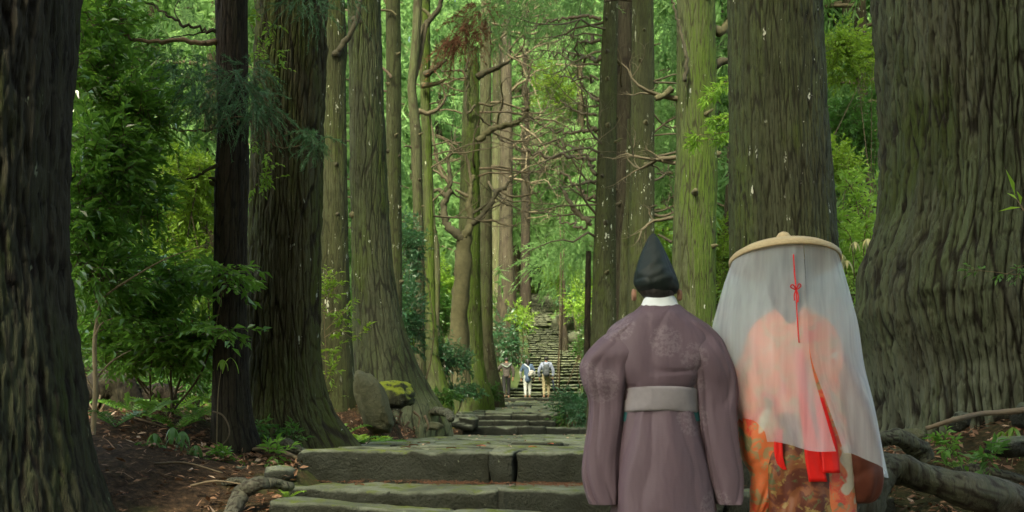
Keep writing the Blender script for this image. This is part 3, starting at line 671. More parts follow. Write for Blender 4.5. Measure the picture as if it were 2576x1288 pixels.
TR['T7'] = old_tree('thin grey brown trunk with short snags left of the mossy cedar', 25.0, [(-40, 1042, 1062), (0, 1040, 1062), (120, 1034, 1056), (220, 1024, 1046), (330, 1032, 1060), (500, 1038, 1064), (700, 1042, 1068), (900, 1042, 1070), (985, 1036, 1078)], 22, 'far', 60, 140, 0.006, 0.04, 15, 1, 15, 0.7, stubs=[(340, 0.6, 0.12, 0.035), (372, -0.7, 0.14, 0.03), (455, 0.3, 0.10, 0.03), (520, 0.7, 0.08, 0.03)])
TR['T8'] = old_tree('bright moss green trunk with flared mossy foot', 27.5, [(-40, 1052, 1082), (0, 1052, 1082), (200, 1056, 1082), (400, 1062, 1086), (600, 1066, 1092), (780, 1070, 1096), (900, 1068, 1106), (960, 1066, 1124), (1000, 1060, 1140)], 24, 'mossy', 70, 160, 0.010, 0.05, 17, 2, 14, 0.8, lobes=0.10)
TR['T8b'] = old_tree('leaning thin trunk bent like an elbow beside the mossy trunk', 29.0, [(300, 1068, 1084), (450, 1074, 1090), (560, 1078, 1096), (620, 1086, 1106), (680, 1090, 1108), (800, 1086, 1106), (960, 1082, 1110)], 10, 'far', 40, 90, 0.005, 0.05, 18, None)
TR['T9'] = old_tree('tall pale mossy cedar with a snapped top above the stairs', 34.0, [(120, 1178, 1206), (200, 1168, 1206), (400, 1160, 1206), (600, 1152, 1208), (800, 1142, 1212), (900, 1138, 1216), (960, 1132, 1226), (1000, 1124, 1240)], 11.6, 'mossy', 90, 170, 0.012, 0.07, 19, None, flute=0.08)
TR['T10'] = old_tree('straight grey cedar trunk flecked with lichen near the walkers', 37.0, [(-40, 1212, 1236), (0, 1210, 1236), (300, 1206, 1236), (600, 1204, 1238), (850, 1202, 1240), (930, 1200, 1252), (985, 1196, 1268)], 25, 'far', 70, 150, 0.010, 0.06, 21, 3, 17, 0.9)
TR['T11'] = old_tree('brown cedar trunk on the bank left of the upper stairs', 56.0, [(-40, 1262, 1284), (0, 1262, 1284), (350, 1258, 1290), (600, 1256, 1290), (740, 1252, 1298), (800, 1246, 1304)], 34, 'red', 50, 90, 0.010, 0.08, 23, 0, 20, 1.2)
TR['T12'] = old_tree('second brown trunk close behind the bank left of the upper stairs', 60.0, [(-40, 1240, 1262), (0, 1240, 1262), (350, 1238, 1264), (600, 1234, 1262), (740, 1232, 1264), (800, 1228, 1268)], 34, 'far', 50, 90, 0.010, 0.08, 24, 1, 22, 1.1)
# --- right side of the path
TR['R6'] = old_tree('enormous grey green cedar with wrinkled swollen foot at the right edge', 8.4, [(-40, 2210, 2800), (0, 2212, 2800), (250, 2224, 2805), (420, 2232, 2810), (540, 2228, 2815), (620, 2206, 2825), (700, 2172, 2840), (780, 2166, 2850), (860, 2178, 2860), (950, 2190, 2870), (1020, 2200, 2880), (1075, 2205, 2890), (1120, 2190, 2900)], 28, 'right', 520, 380, 0.026, 0.062, 25, 2, 16, 1.0, lobes=0.05, lobe_h=0.3, wrinkle=0.040, flute=0.06)
TR['R5'] = old_tree('thick straight cedar with white lichen streaks behind the veiled walker', 10.8, [(-40, 1834, 2062), (0, 1836, 2064), (300, 1838, 2080), (600, 1842, 2104), (800, 1840, 2112), (950, 1832, 2125), (1040, 1815, 2150), (1090, 1795, 2170)], 27, 'fluted', 300, 300, 0.013, 0.036, 27, 1, 15, 1.0, stretch=22, lobes=0.06, flute=0.05)
TR['R4'] = old_tree('mossy cedar with a curved hanging limb and broken stub', 14.5, [(-40, 1702, 1798), (0, 1702, 1798), (150, 1702, 1800), (350, 1700, 1800), (400, 1698, 1804), (600, 1692, 1800), (800, 1690, 1800), (950, 1684, 1806), (1060, 1674, 1820)], 25, 'mossy', 180, 240, 0.008, 0.032, 29, 0, 12, 1.0, stretch=20, flute=0.06, stubs=[(495, -0.1, 0.10, 0.05), (300, 0.25, 0.08, 0.035), (625, 0.55, 0.06, 0.04), (390, 0.85, 0.06, 0.05), (10, 0.3, 0.05, 0.04)])
TR['R3'] = old_tree('straight olive cedar trunk rising behind the black pointed hat', 18.0, [(-40, 1592, 1644), (0, 1590, 1644), (200, 1588, 1646), (400, 1586, 1646), (600, 1582, 1646), (800, 1578, 1648), (950, 1572, 1654), (1060, 1566, 1660)], 24, 'olive', 110, 200, 0.005, 0.03, 31, 3, 13, 0.9, stubs=[(115, 0.9, 0.07, 0.02), (160, -0.2, 0.04, 0.04), (315, 0.1, 0.04, 0.045), (420, 0.15, 0.04, 0.05), (525, 0.5, 0.12, 0.025), (85, 0.0, 0.04, 0.03)])
TR['R3b'] = old_tree('narrow split stem squeezed against the straight olive cedar', 18.6, [(300, 1578, 1590), (500, 1574, 1590), (600, 1562, 1584), (800, 1556, 1584), (1050, 1548, 1588)], 5.5, 'olive', 50, 100, 0.005, 0.03, 32, None, stubs=[])
TR['R1'] = old_tree('pale olive cedar studded with knots, first trunk right of the stairs', 22.5, [(-40, 1522, 1554), (0, 1520, 1554), (150, 1510, 1552), (400, 1502, 1550), (600, 1494, 1548), (800, 1488, 1550), (900, 1484, 1554), (1000, 1478, 1562)], 23, 'olive', 100, 200, 0.006, 0.035, 33, 1, 14, 0.8, flute=0.08, stubs=[(52, -0.4, 0.06, 0.04), (135, -0.2, 0.05, 0.05), (205, -0.1, 0.07, 0.045), (320, 0.0, 0.05, 0.06), (360, 0.6, 0.16, 0.03), (395, -0.4, 0.05, 0.04), (448, -0.3, 0.07, 0.05), (565, 0.0, 0.09, 0.06), (690, 0.1, 0.12, 0.05), (255, -0.95, 0.06, 0.04)])
TR['R2'] = old_tree('reddish brown trunk half hidden between two olive cedars', 28.0, [(-40, 1552, 1592), (0, 1552, 1592), (300, 1550, 1590), (600, 1548, 1590), (800, 1546, 1592), (980, 1540, 1600)], 26, 'red', 60, 120, 0.010, 0.06, 35, 2, 15, 0.9)
TR['R7'] = old_tree('charred black snag standing left of the pale olive cedar', 31.0, [(632, 1474, 1487), (700, 1472, 1487), (800, 1470, 1486), (900, 1468, 1488)], 4.9, 'black', 36, 60, 0.006, 0.05, 37, None)
TR['R8'] = old_tree('thin brown trunk seen between the mossy cedar and the thick one', 30.0, [(-40, 1838, 1852), (300, 1834, 1850), (450, 1826, 1846), (620, 1816, 1838), (800, 1810, 1836), (960, 1806, 1840)], 20, 'red', 36, 70, 0.006, 0.05, 39, 3, 12, 0.7)
TR['R9'] = old_tree('small dark trunk on the bank beside the middle of the stairs', 62.0, [(640, 1416, 1424), (780, 1413, 1424), (825, 1411, 1426), (850, 1408, 1430)], 11.0, 'black', 24, 30, 0.006, 0.06, 41, None)
for i, (u, vb, d, w_) in enumerate([(1322, 680, 85, 24), (2105, 600, 32, 22), (2170, 600, 40, 28), (1960, 500, 45, 20)]):
    TR['F%d' % i] = old_tree(['dark trunk deep in the wood above the stairs', 'reddish trunk high between the two right-hand giants', 'dark trunk beyond the yellow green bush', 'slim trunk beyond the thick streaked cedar'][i], d, [(-40, u - w_ * 0.4, u + w_ * 0.4), (300, u - w_ * 0.45, u + w_ * 0.45), (vb, u - w_ / 2, u + w_ / 2), (vb + 60, u - w_ * 0.6, u + w_ * 0.6)], (V0 - vb) * d / F + 20, ['black', 'red', 'black', 'red'][i], 32, 60, 0.01, 0.08, 51 + i, i, (V0 - vb) * d / F + 9, 0.9)
# ------------------------------------------------------------------ limbs and dead branches surveyed one by one
def T(k): return TR[k][0]
pb = px_branch
pb(T('T2'), [(545, 108), (500, 106), (430, 104), (370, 104), (330, 95), (300, 78)], 8.45, 0.030, 0.012, M['peeled'], 'branch', jit=0.6, seed=2)
pb(T('T2'), [(545, 82), (500, 72), (450, 55), (410, 30), (370, 5), (340, -20)], 8.5, 0.018, 0.009, M['wood_dark'], seed=3, jit=0.6, subs=2)
pb(T('T2'), [(545, 78), (510, 80), (450, 92), (410, 92)], 8.6, 0.010, 0.004, M['wood_dark'], seed=4, jit=0.6, subs=1)
pb(T('T2'), [(600, 303), (560, 318), (520, 330), (460, 330), (400, 318)], 8.35, 0.014, 0.005, M['vine'], seed=5, jit=0.7, subs=2)
pb(T('T2'), [(548, 415), (520, 428), (495, 444), (470, 452)], 8.4, 0.018, 0.012, M['wood_dark'], seed=6, jit=0.5)
pb(T('T2'), [(560, 300), (620, 295), (640, 325), (665, 350), (700, 370), (740, 368), (775, 360)], 8.2, 0.008, 0.004, M['vine'], seed=7, jit=0.4)
pb(T('T2'), [(535, 1035), (560, 1045), (576, 1075), (572, 1105), (545, 1130), (520, 1150)], 7.8, 0.008, 0.006, M['wood_dead'], 'hanging_twig', seed=8)
pb(T('T4'), [(842, 140), (858, 118), (882, 85), (898, 40), (906, 0), (910, -40)], 13.85, 0.055, 0.035, M['wood_dark'], seed=9, jit=0.4)
for (pts, r0, r1, m) in [([(955, 25), (985, 28), (998, 40)], .03, .03, 'wood_green'), ([(955, 165), (975, 182), (985, 195)], .03, .045, 'wood_dead'), ([(955, 225), (972, 230)], .02, .03, 'wood_dead')]:
    pb(T('T6'), pts, 20.8, r0, r1, M[m], seed=int(pts[0][1]))
pb(T('T8'), [(1060, 215), (1085, 213), (1110, 205), (1122, 198)], 27.2, 0.09, 0.05, M['wood_green'], seed=11, jit=0.4)
pb(T('T8'), [(1068, 190), (1090, 175), (1110, 160), (1124, 150)], 27.0, 0.10, 0.05, M['wood_dark'], seed=12, jit=0.4)
pb(T('T8'), [(1052, 278), (1080, 285), (1105, 270), (1120, 245), (1112, 210)], 26.8, 0.08, 0.03, M['wood_tan'], seed=13, jit=0.4, subs=2)
pb(T('T8'), [(1052, 100), (1070, 65), (1085, 45), (1105, 20), (1112, -20)], 26.8, 0.11, 0.07, M['wood_dark'], seed=14, jit=0.3)
pb(T('T8'), [(1085, 45), (1072, 30), (1055, 18)], 26.8, 0.07, 0.04, M['wood_green'], seed=15)
pb(T('T7'), [(1040, 200), (1052, 160), (1062, 110), (1072, 60)], 25.2, 0.10, 0.08, M['wood_tan'], seed=16)
# limbs of the snapped cedar
for i, (pts, r0, r1, m, sb) in enumerate([
        ([(1200, 195), (1225, 180), (1255, 168), (1285, 152)], .14, .06, 'wood_dark', 1), ([(1200, 355), (1230, 330), (1270, 315), (1300, 308), (1325, 290)], .13, .10, 'wood_green', 1),
        ([(1322, 295), (1325, 270), (1322, 240), (1330, 190), (1340, 150)], .10, .03, 'wood_tan', 3), ([(1175, 200), (1165, 180), (1140, 178), (1110, 180)], .06, .03, 'wood_dark', 1),
        ([(1172, 180), (1180, 140), (1196, 120)], .05, .03, 'wood_dark', 0), ([(1196, 265), (1175, 285), (1172, 240), (1180, 205)], .06, .03, 'wood_dark', 0),
        ([(1160, 390), (1140, 370), (1115, 350), (1085, 340)], .06, .02, 'wood_tan', 2), ([(1204, 260), (1240, 265), (1270, 245)], .05, .02, 'wood_tan', 1)]):
    pb(T('T9'), pts, 33.6, r0, r1, M[m], seed=30 + i, jit=0.5, subs=sb)
# gnarled forked tree in front of the snapped cedar
gt = thing('gnarled_tree', 'gnarled dark forked tree with twisting bare limbs before the snapped cedar', 'tree', P(1165, 985, 31.5))
v, f = tube(spline([P(1160, 1000, 31.5), P(1158, 900, 31.5), P(1154, 800, 31.4), P(1162, 720, 31.3), P(1166, 640, 31.3), P(1170, 590, 31.3)], 26), np.linspace(0.30, 0.20, 26) * (1 + 0.06 * np.sin(np.arange(26) * 1.1)), 12, lump=0.2, s=4)
part('trunk', (v, f), M['wood_green'], gt)
for i, (pts, r0, r1, m, sb) in enumerate([
        ([(1168, 605), (1140, 585), (1120, 550), (1118, 510), (1130, 480), (1132, 445), (1128, 400), (1138, 370)], .17, .05, 'wood_dark', 3),
        ([(1122, 495), (1105, 478), (1088, 485), (1082, 510)], .09, .06, 'wood_dark', 1), ([(1130, 460), (1112, 440), (1098, 400), (1090, 350), (1084, 300)], .08, .03, 'wood_tan', 3),
        ([(1118, 445), (1098, 432), (1080, 425)], .05, .03, 'wood_tan', 1), ([(1170, 600), (1184, 560), (1180, 510), (1184, 480), (1190, 440)], .17, .07, 'wood_green', 1),
        ([(1184, 565), (1210, 545), (1235, 510), (1255, 480), (1275, 470), (1288, 440), (1282, 400)], .12, .03, 'wood_dark', 2), ([(1186, 540), (1220, 515), (1250, 490)], .06, .03, 'wood_dark', 1),
        ([(1206, 556), (1240, 555), (1270, 565), (1300, 568)], .06, .02, 'wood_tan', 1), ([(1255, 480), (1290, 495), (1330, 490), (1360, 482)], .05, .03, 'wood_tan', 1),
        ([(1178, 495), (1160, 485), (1145, 478)], .07, .05, 'wood_tan', 1), ([(1186, 470), (1182, 430), (1170, 390), (1150, 365), (1115, 345)], .07, .03, 'wood_tan', 2)]):
    pb(gt, pts, 31.2, r0, r1, M[m], seed=60 + i, jit=0.4, subs=sb)
# dead boughs of the pale olive cedar reaching over the stairs, and of its neighbours
for i, (pts, r0, r1, sb) in enumerate([
        ([(1512, 45), (1480, 42), (1440, 44), (1400, 52), (1360, 62), (1340, 78)], .05, .02, 3), ([(1510, 100), (1480, 102), (1440, 118), (1400, 135), (1360, 132)], .045, .015, 3),
        ([(1508, 150), (1480, 146), (1450, 140), (1420, 136)], .045, .02, 1), ([(1505, 250), (1490, 248), (1478, 232)], .04, .02, 0),
        ([(1502, 328), (1470, 330), (1430, 335), (1390, 328), (1350, 310), (1320, 300)], .05, .015, 4), ([(1500, 455), (1460, 462), (1420, 470), (1380, 468)], .045, .015, 3),
        ([(1500, 400), (1460, 398), (1410, 392), (1350, 388), (1290, 365), (1240, 345)], .05, .015, 4), ([(1500, 440), (1470, 400), (1440, 372), (1390, 360), (1330, 362), (1270, 350)], .045, .012, 4),
        ([(1484, 560), (1450, 535), (1428, 500), (1418, 480)], .08, .05, 2), ([(1486, 565), (1460, 570), (1420, 560), (1400, 548)], .04, .012, 2),
        ([(1500, 290), (1460, 285), (1420, 262), (1390, 250), (1370, 215)], .04, .01, 4), ([(1504, 200), (1470, 190), (1440, 195), (1410, 185), (1370, 150)], .035, .01, 3), ([(1496, 500), (1460, 480), (1420, 440), (1390, 420), (1360, 380)], .04, .01, 4)]):
    pb(T('R1'), pts, 22.4, r0, r1, M['wood_tan'] if i % 3 else M['wood_dead'], 'dead_branch', seed=90 + i, jit=0.7, subs=sb, d2=22.4 + random.uniform(-1, 4))
rsb = np.random.default_rng(4)
for key, mat, sp in [('R2', 'wood_tan', [(240, 20, .9, .05, .1), (290, 180, .6, .05, 0), (400, 0, .9, .045, 0), (480, 10, .8, .04, 0), (300, 200, 2.5, .04, .1), (550, 5, .7, .04, 0)]),
                     ('R4', 'wood_tan', [(250, 185, 1.0, .04, .2), (395, 180, 1.1, .035, 0), (410, 178, 1.0, .03, .1), (545, 175, .8, .03, 0)]),
                     ('R3', 'wood_tan', [(395, 5, 1.2, .03, 0), (455, 0, 1.0, .025, 0.1), (540, -5, .9, .03, -.1)]),
                     ('R8', 'wood_tan', [(300, 190, 1.5, .03, .1), (420, 175, 1.4, .03, 0), (520, 180, 1.6, .03, .1), (560, 10, 1, .03, 0)]),
                     ('T10', 'wood_tan', [(100, 0, 2.5, .05, .1), (180, 20, 3, .05, .1), (260, -20, 3, .05, 0), (330, 10, 3.5, .05, 0), (380, 180, 2, .05, 0), (420, -10, 3, .05, 0), (60, -15, 3, .05, .1)]),
                     ('T11', 'wood_tan', [(150, -20, 4, .07, .1), (230, 0, 4.5, .07, .1), (320, -30, 5, .07, 0), (400, 0, 4, .07, 0), (450, -15, 4, .06, 0), (80, 0, 5, .07, .1), (360, 20, 5, .06, 0.05)]),
                     ('T6', 'wood_green', [(10, 190, .8, .03, .4)])]:
    t_, fx_, fr_ = TR[key]; dead_branches(t_, fx_, fr_, float(t_.location.y), sp, M[mat], rsb.integers(999), 2)
# a haze of fine dead boughs over the stairs
rf = np.random.default_rng(31)
for key, lo_, hi_, nn, L0, angs in [('R1', 30, 600, 10, 2.6, (150, 230)), ('T9', 200, 560, 7, 3.4, (-60, 60)), ('T9', 180, 480, 6, 2.6, (140, 220)), ('T10', 40, 520, 7, 4.0, (-70, 60)), ('T12', 60, 520, 4, 5.0, (-70, 40)), ('T11', 60, 480, 6, 5.5, (-80, 50)), ('R2', 40, 520, 7, 3.4, (150, 250)), ('F0', 150, 560, 5, 6.0, (-150, -20)), ('T8', 250, 560, 6, 2.4, (-40, 40)), ('R3', 200, 560, 6, 1.6, (-30, 40))]:
    t_, fx_, fr_ = TR[key]; dd_ = float(t_.location.y)
    dead_branches(t_, fx_, fr_, dd_, [(rf.uniform(lo_, hi_), rf.uniform(*angs), L0 * rf.uniform(0.6, 1.2), 0.009 * L0 * rf.uniform(0.7, 1.2) + 0.005, rf.uniform(-0.15, 0.35)) for _ in range(nn)], M['wood_tan'] if key not in ('T9',) else M['wood_dead'], int(rf.integers(9999)), 2)
pb(T('R4'), [(1722, 205), (1728, 160), (1720, 110), (1708, 60), (1692, 10), (1685, -30)], 14.1, 0.035, 0.018, M['wood_dark'], seed=120, jit=0.4)
pb(T('R4'), [(1690, 222), (1670, 240), (1648, 248)], 14.4, 0.055, 0.065, M['wood_green'], seed=121)
pb(T('R4'), [(1795, 75), (1815, 78), (1830, 60), (1850, 30)], 14.6, 0.10, 0.05, M['wood_green'], seed=122)
pb(T('R4'), [(1795, 165), (1815, 155), (1835, 152)], 14.6, 0.09, 0.06, M['wood_dark'], seed=123)
pb(T('R4'), [(1690, 610), (1670, 598), (1655, 590)], 14.5, 0.03, 0.02, M['wood_dark'], seed=124)
pb(T('R3'), [(1640, 20), (1600, 5), (1560, -2), (1520, 4)], 18.6, 0.05, 0.03, M['wood_dark'], seed=125)

# ------------------------------------------------------------------ the wood behind: cedars standing up the hillside
rb = random.Random(21)
fartr = [mesh_np('trunk', *tube(np.stack([0.15 * np.sin(np.linspace(0, 2, 14) + s), 0.1 * np.cos(np.linspace(0, 3, 14) + s), np.linspace(-1, 20, 14)], -1), np.linspace(0.30, 0.06, 14), 10, lump=0.1, s=s), BARK['far']) for s in range(3)]
def gap_of(x, y):
    u = U0 + F * x / y
    for lim_, nm in ((170, 'behind the huge left trunk'), (540, 'between the left giant and the slim dark trunk'), (815, 'behind the brown cedar'), (985, 'behind the olive and wide-footed trunks'), (1150, 'behind the thin mossy trunks left of the stairs'), (1300, 'just left of the upper stairs'), (1490, 'above and right of the upper stairs'), (1700, 'between the knotty pale trunk and the mossy cedar'), (1845, 'between the mossy cedar and the thick cedar'), (2090, 'behind the thick streaked cedar'), (2225, 'in the gap between the two right giants')):
        if u < lim_: return nm
    return 'behind the enormous right trunk'
def row_of(y): return 'front rows' if y < 48 else ('second rows' if y < 75 else ('middle rows' if y < 110 else 'farthest rows'))
FARL = ['slender cedar on the hillside left of the stairs', 'slender cedar in the hazy wood above the stairs', 'slender cedar on the hillside right of the stairs']
n = 0; spots = []
tries = 0
while n < 190 and tries < 9000:
    tries += 1
    y = 34 + 150 * rb.random() ** 1.1; lim = 0.52 * y + 4; x = rb.uniform(-lim, lim) + 0.5
    if n >= 52 and abs(F * x / y) > 1450: continue
    if n < 34: y = rb.uniform(112, 190); x = y * rb.uniform(-0.025, 0.085)
    elif n < 52: y = rb.uniform(22, 36); x = rb.choice([-1, 1]) * rb.uniform(6.5, 0.5 * y + 2)
    if abs(x - float(xc(y))) - float(hw(y)) < (3.0 if y < 75 else 1.5) and y < 112: continue
    if any((x - a) ** 2 + (y - b) ** 2 < (7 if y < 110 else 4) for a, b in spots): continue
    spots.append((x, y)); n += 1
    z = float(gz(x, y, False)); H = rb.uniform(15, 23) if y < 45 else min(40, max(rb.uniform(16, 24), 1080 * y / 2800 - z + rb.uniform(1, 9))); rx = x - float(xc(y))
    side = 0 if rx < -4 else (2 if rx > 4 else 1)
    t = thing('cedar_tree', 'slender cedar %s, %s' % (gap_of(x, y), row_of(y)), 'tree', (x, y, z), 'cedars %s, %s' % (gap_of(x, y), row_of(y)))
    s = H / 19.0; a = rb.uniform(0, 6.28)
    inst('trunk', fartr[n % 3], t, (x, y, z), (0, 0, a), (s * rb.uniform(0.7, 1.3),) * 2 + (s,))
    me, wd = CROWN[rb.randrange(4)]; c0 = rb.uniform(0.08, 0.30) * H; kx = rb.uniform(0.85, 1.25) * (1 + 0.4 * (H > 26))
    if y > 50: inst('crown', CROWN[(n + 1) % 4][0], t, (x, y, z + c0 * 0.8), (0, 0, a + 2.1), (kx * 1.1, kx * 1.1, (H - c0) / 12))
    inst('crown', me, t, (x, y, z + c0), (0, 0, a), (kx, kx, (H + 1 - c0) / 12)); inst('boughs', wd, t, (x, y, z + c0), (0, 0, a), (kx, kx, (H + 1 - c0) / 12))

# wood behind the viewpoint: unseen cedars added, crowns placed to shade the foreground
for i, (x, y, H) in enumerate([(-7.8, -0.5, 30), (-9.5, 3.5, 30), (7.8, 1.5, 27), (-1.6, -5.0, 28), (-2.6, -9.5, 29), (1.6, -5.5, 28), (3.9, -3.5, 28), (0.5, -9, 29), (6.5, -8, 28), (-2.5, -13, 30), (3.5, -14, 30), (9.5, -1, 28), (11, -13, 30), (0, -20, 32), (-6, -19, 32), (6, -20, 32), (14, -5, 28), (-3, -27, 32), (4, -27, 32), (-10, -26, 32), (10, -26, 32)]):
    z = float(gz(x, y, False)); a = i * 1.3
    t = thing('cedar_tree', 'unseen cedar added for shade beside or behind the viewpoint', 'tree', (x, y, z), 'unseen shade cedars around the viewpoint')
    inst('trunk', fartr[i % 3], t, (x, y, z), (0, 0, a), (1.5, 1.5, H / 19))
    c0 = 15.0 if x < -7 and y > -2 else (1.5 if y > 7 else (3.5 if y < -11 else (6.5 if y < 1 else 9.0)))
    inst('crown', CROWN[i % 4][0], t, (x, y, z + c0), (0, 0, a), (1.5, 1.5, (H + 1 - c0) / 12)); inst('boughs', CROWN[i % 4][1], t, (x, y, z + c0), (0, 0, a), (1.5, 1.5, (H + 1 - c0) / 12))
    if y < -8: inst('crown', CROWN[(i + 2) % 4][0], t, (x, y, z + c0 + 5), (0, 0, a + 1), (1.6, 1.6, (H + 2 - c0 - 5) / 12))
# ------------------------------------------------------------------ leaves
def leaves(pos, ax, nm, L, W, fold=0.22, bend=0.15):
    """rhombic folded leaves; pos/ax/nm (N,3), L/W (N,)"""
    ax = nrm(ax); sd = nrm(np.cross(ax, nm)); nm = np.cross(sd, ax)
    L = L[:, None]; W = W[:, None]
    b = pos; m = pos + ax * L * 0.45
    l = m - sd * W * 0.5 + nm * W * fold; r = m + sd * W * 0.5 + nm * W * fold; t = pos + ax * L - nm * L * bend
    v = np.stack([b, l, t, r], 1).reshape(-1, 3)
    i = np.arange(len(pos))[:, None] * 4
    return v, np.concatenate([i + np.array([[0, 2, 1]]), i + np.array([[0, 3, 2]])])
def twigs(c, dr, tl, m, L, asp, rs, flat=0.6, wood=True, nmup=1.0):
    """c (N,3) twig starts, dr (N,3) directions, m leaves each; returns leaf mesh and twig mesh"""
    N = len(c); t = (np.arange(m)[None] + rs.random((N, m)) * 0.6 + 0.4) / m
    pos = c[:, None] + dr[:, None] * (t * tl[:, None])[..., None]; pos[..., 2] -= 0.12 * tl[:, None] * t ** 2
    side = nrm(np.cross(dr, np.array([0, 0, 1.0]) + rs.normal(0, 0.25, (N, 3))))
    sg = np.where(np.arange(m) % 2 == 0, 1.0, -1.0)[None, :, None]
    ax = dr[:, None] * (0.45 + 0.5 * t[..., None]) + side[:, None] * sg * (1.0 - 0.5 * t[..., None]) + rs.normal(0, 0.28, (N, m, 3)); ax[..., 2] -= 0.12
    nm = np.array([0, 0, nmup]) + rs.normal(0, 0.45 * (1.4 - flat), (N, m, 3))
    l = L * rs.uniform(0.6, 1.2, (N, m))
    lv = leaves(pos.reshape(-1, 3), ax.reshape(-1, 3), nm.reshape(-1, 3), l.ravel(), l.ravel() * asp)
    if not wood: return lv, None
    e = c + dr * tl[:, None]; e[:, 2] -= 0.12 * tl
    sd = side * 0.003 * (L / 0.07)
    v = np.stack([c - sd, c + sd, e, c + np.cross(sd, dr) * 1.5], 1).reshape(-1, 3); i = np.arange(N)[:, None] * 4
    return lv, (v, np.concatenate([i + np.array([[0, 1, 2]]), i + np.array([[1, 3, 2]]), i + np.array([[3, 0, 2]])]))
def shrub(name, label, cat, ells, L, asp, mat, base, stems=3, m=9, tl=0.22, dens=1.0, seed=1, flat=0.6, layered=False, group=None, stemmat='twig', out=0.8, sr=0.02):
    """ells: (u, v, d, ru, rv, rd metres, n twigs); lobes are surveyed, then filled with leafy twigs"""
    rs = np.random.default_rng(seed); C_, D_ = [], []
    t = thing(name, label, cat, base, group)
    tubes = []
    for (u, v, d, ru, rv, rd, n) in ells:
        n = int(n * dens); c0 = P(u, v, d); q = nrm(rs.normal(0, 1, (n, 3))) * (rs.random((n, 1)) ** 0.45)
        lump = 0.75 + 0.5 * vn3(q * 2.2 + seed, seed)
        q = q * lump[:, None]
        if layered: q[:, 2] = np.round(q[:, 2] * 4) / 4 + rs.normal(0, 0.05, n)
        p = c0 + q * np.array([ru * d / F, rd, rv * d / F])
        dd = nrm(q * out + rs.normal(0, 0.5, (n, 3)) + np.array([0, 0, 0.25 if not layered else 0.0]))
        if layered: dd[:, 2] *= 0.3; dd = nrm(dd)
        C_.append(p); D_.append(dd)
        for k in range(stems):
            e = c0 + (rs.random(3) - 0.5) * np.array([ru * d / F, rd, rv * d / F]) * 1.3
            b = np.array(base) + rs.normal(0, 0.05, 3); md = (b + e) / 2 + rs.normal(0, 0.08, 3) * np.linalg.norm(e - b)
            tubes.append(tube(spline([b, md, e], 9), np.linspace(sr, sr * 0.25, 9), 5, cap=False))
    c = np.concatenate(C_); dr = np.concatenate(D_)
    lv, tw = twigs(c, dr, tl * rs.uniform(0.6, 1.3, len(c)), m, L, asp, rs, flat)
    part('foliage', lv, mat, t, smooth=False); part('twigs', tw, M['twig'], t, smooth=False)
    if tubes: part('stems', merge(tubes), M[stemmat], t)
    return t
def G(x, y): return np.array([x, y, float(gz(x, y))])
def GU(u, d): x = (u - U0) * d / F; return G(x, d)

# the pale-stemmed sapling and the glossy evergreens between the left giant and the dark trunk
sp = shrub('evergreen_sapling', 'glossy-leaved evergreen sapling with pale thin stem beside the left giant', 'sapling', [
    (250, 60, 8.3, 95, 120, 0.6, 150), (215, 200, 8.2, 60, 110, 0.5, 130), (330, 300, 8.4, 130, 130, 0.6, 230), (270, 430, 8.1, 130, 120, 0.6, 260), (215, 560, 7.9, 60, 120, 0.4, 120), (330, 520, 8.6, 110, 100, 0.6, 150), (250, 680, 8.0, 100, 90, 0.5, 130)],
    0.092, 0.42, M['camellia'], GU(232, 7.7), 0, 10, 0.25, dens=0.85, seed=3, stemmat='stem', sr=0.006)
part('trunk', tube(spline([GU(232, 7.7) - np.array([0, 0, .1]), P(233, 1100, 7.7), P(240, 980, 7.75), P(238, 860, 7.8), P(250, 760, 7.9), P(246, 600, 8.0), P(252, 400, 8.2), P(240, 100, 8.4), P(245, -80, 8.5)], 40), np.linspace(0.021, 0.008, 40), 8), M['stem'], sp)
for pts in ([(240, 845), (255, 815), (285, 800)], [(238, 985), (222, 960), (205, 930)], [(236, 960), (280, 910), (330, 880)], [(240, 760), (330, 700), (420, 650), (520, 615)]):
    pb(sp, pts, 7.8, 0.011, 0.005, M['stem'], seed=int(pts[0][1]))
shrub('evergreen_shrub', 'layered glossy evergreen shrub reaching right towards the dark trunk', 'shrub', [
    (430, 700, 8.9, 170, 60, 0.7, 170), (330, 770, 8.6, 150, 60, 0.6, 150), (480, 850, 8.6, 130, 40, 0.5, 120), (400, 900, 8.8, 140, 40, 0.5, 110), (570, 690, 8.1, 50, 25, 0.2, 26), (240, 850, 8.8, 70, 80, 0.4, 70), (565, 830, 8.0, 30, 18, 0.15, 14)],
    0.092, 0.42, M['camellia'], GU(420, 9.2), 1, 10, 0.26, dens=0.95, seed=5, layered=True, sr=0.012)
shrub('evergreen_shrub', 'brightly lit pale green shrub behind, left of the dark trunk', 'shrub', [
    (480, 520, 13, 75, 110, 0.9, 330), (440, 640, 13, 90, 90, 0.9, 300), (500, 700, 12.5, 60, 90, 0.8, 200), (490, 440, 12.8, 45, 40, 0.5, 110)],
    0.085, 0.42, M['yellowgreen'], GU(480, 13), 3, 9, 0.24, seed=7)
shrub('evergreen_shrub', 'tall mid green shrub behind the sapling, far left', 'shrub', [
    (300, 150, 14, 160, 150, 1.2, 380), (250, 400, 14, 140, 160, 1.2, 380), (320, 620, 14, 190, 130, 1.2, 420), (300, 820, 13, 190, 110, 1.2, 380), (480, 860, 13, 90, 90, 0.8, 200)],
    0.10, 0.42, M['shrub_mid'], GU(300, 14), 2, 9, 0.28, dens=1.2, seed=9)
shrub('evergreen_shrub', 'low mid green shrub filling the gap left of the dark trunk', 'shrub', [(400, 960, 12, 180, 60, 0.8, 260), (500, 930, 11, 60, 70, 0.5, 120)], 0.075, 0.42, M['shrub_mid'], GU(420, 12), 3, 9, 0.24, seed=10)
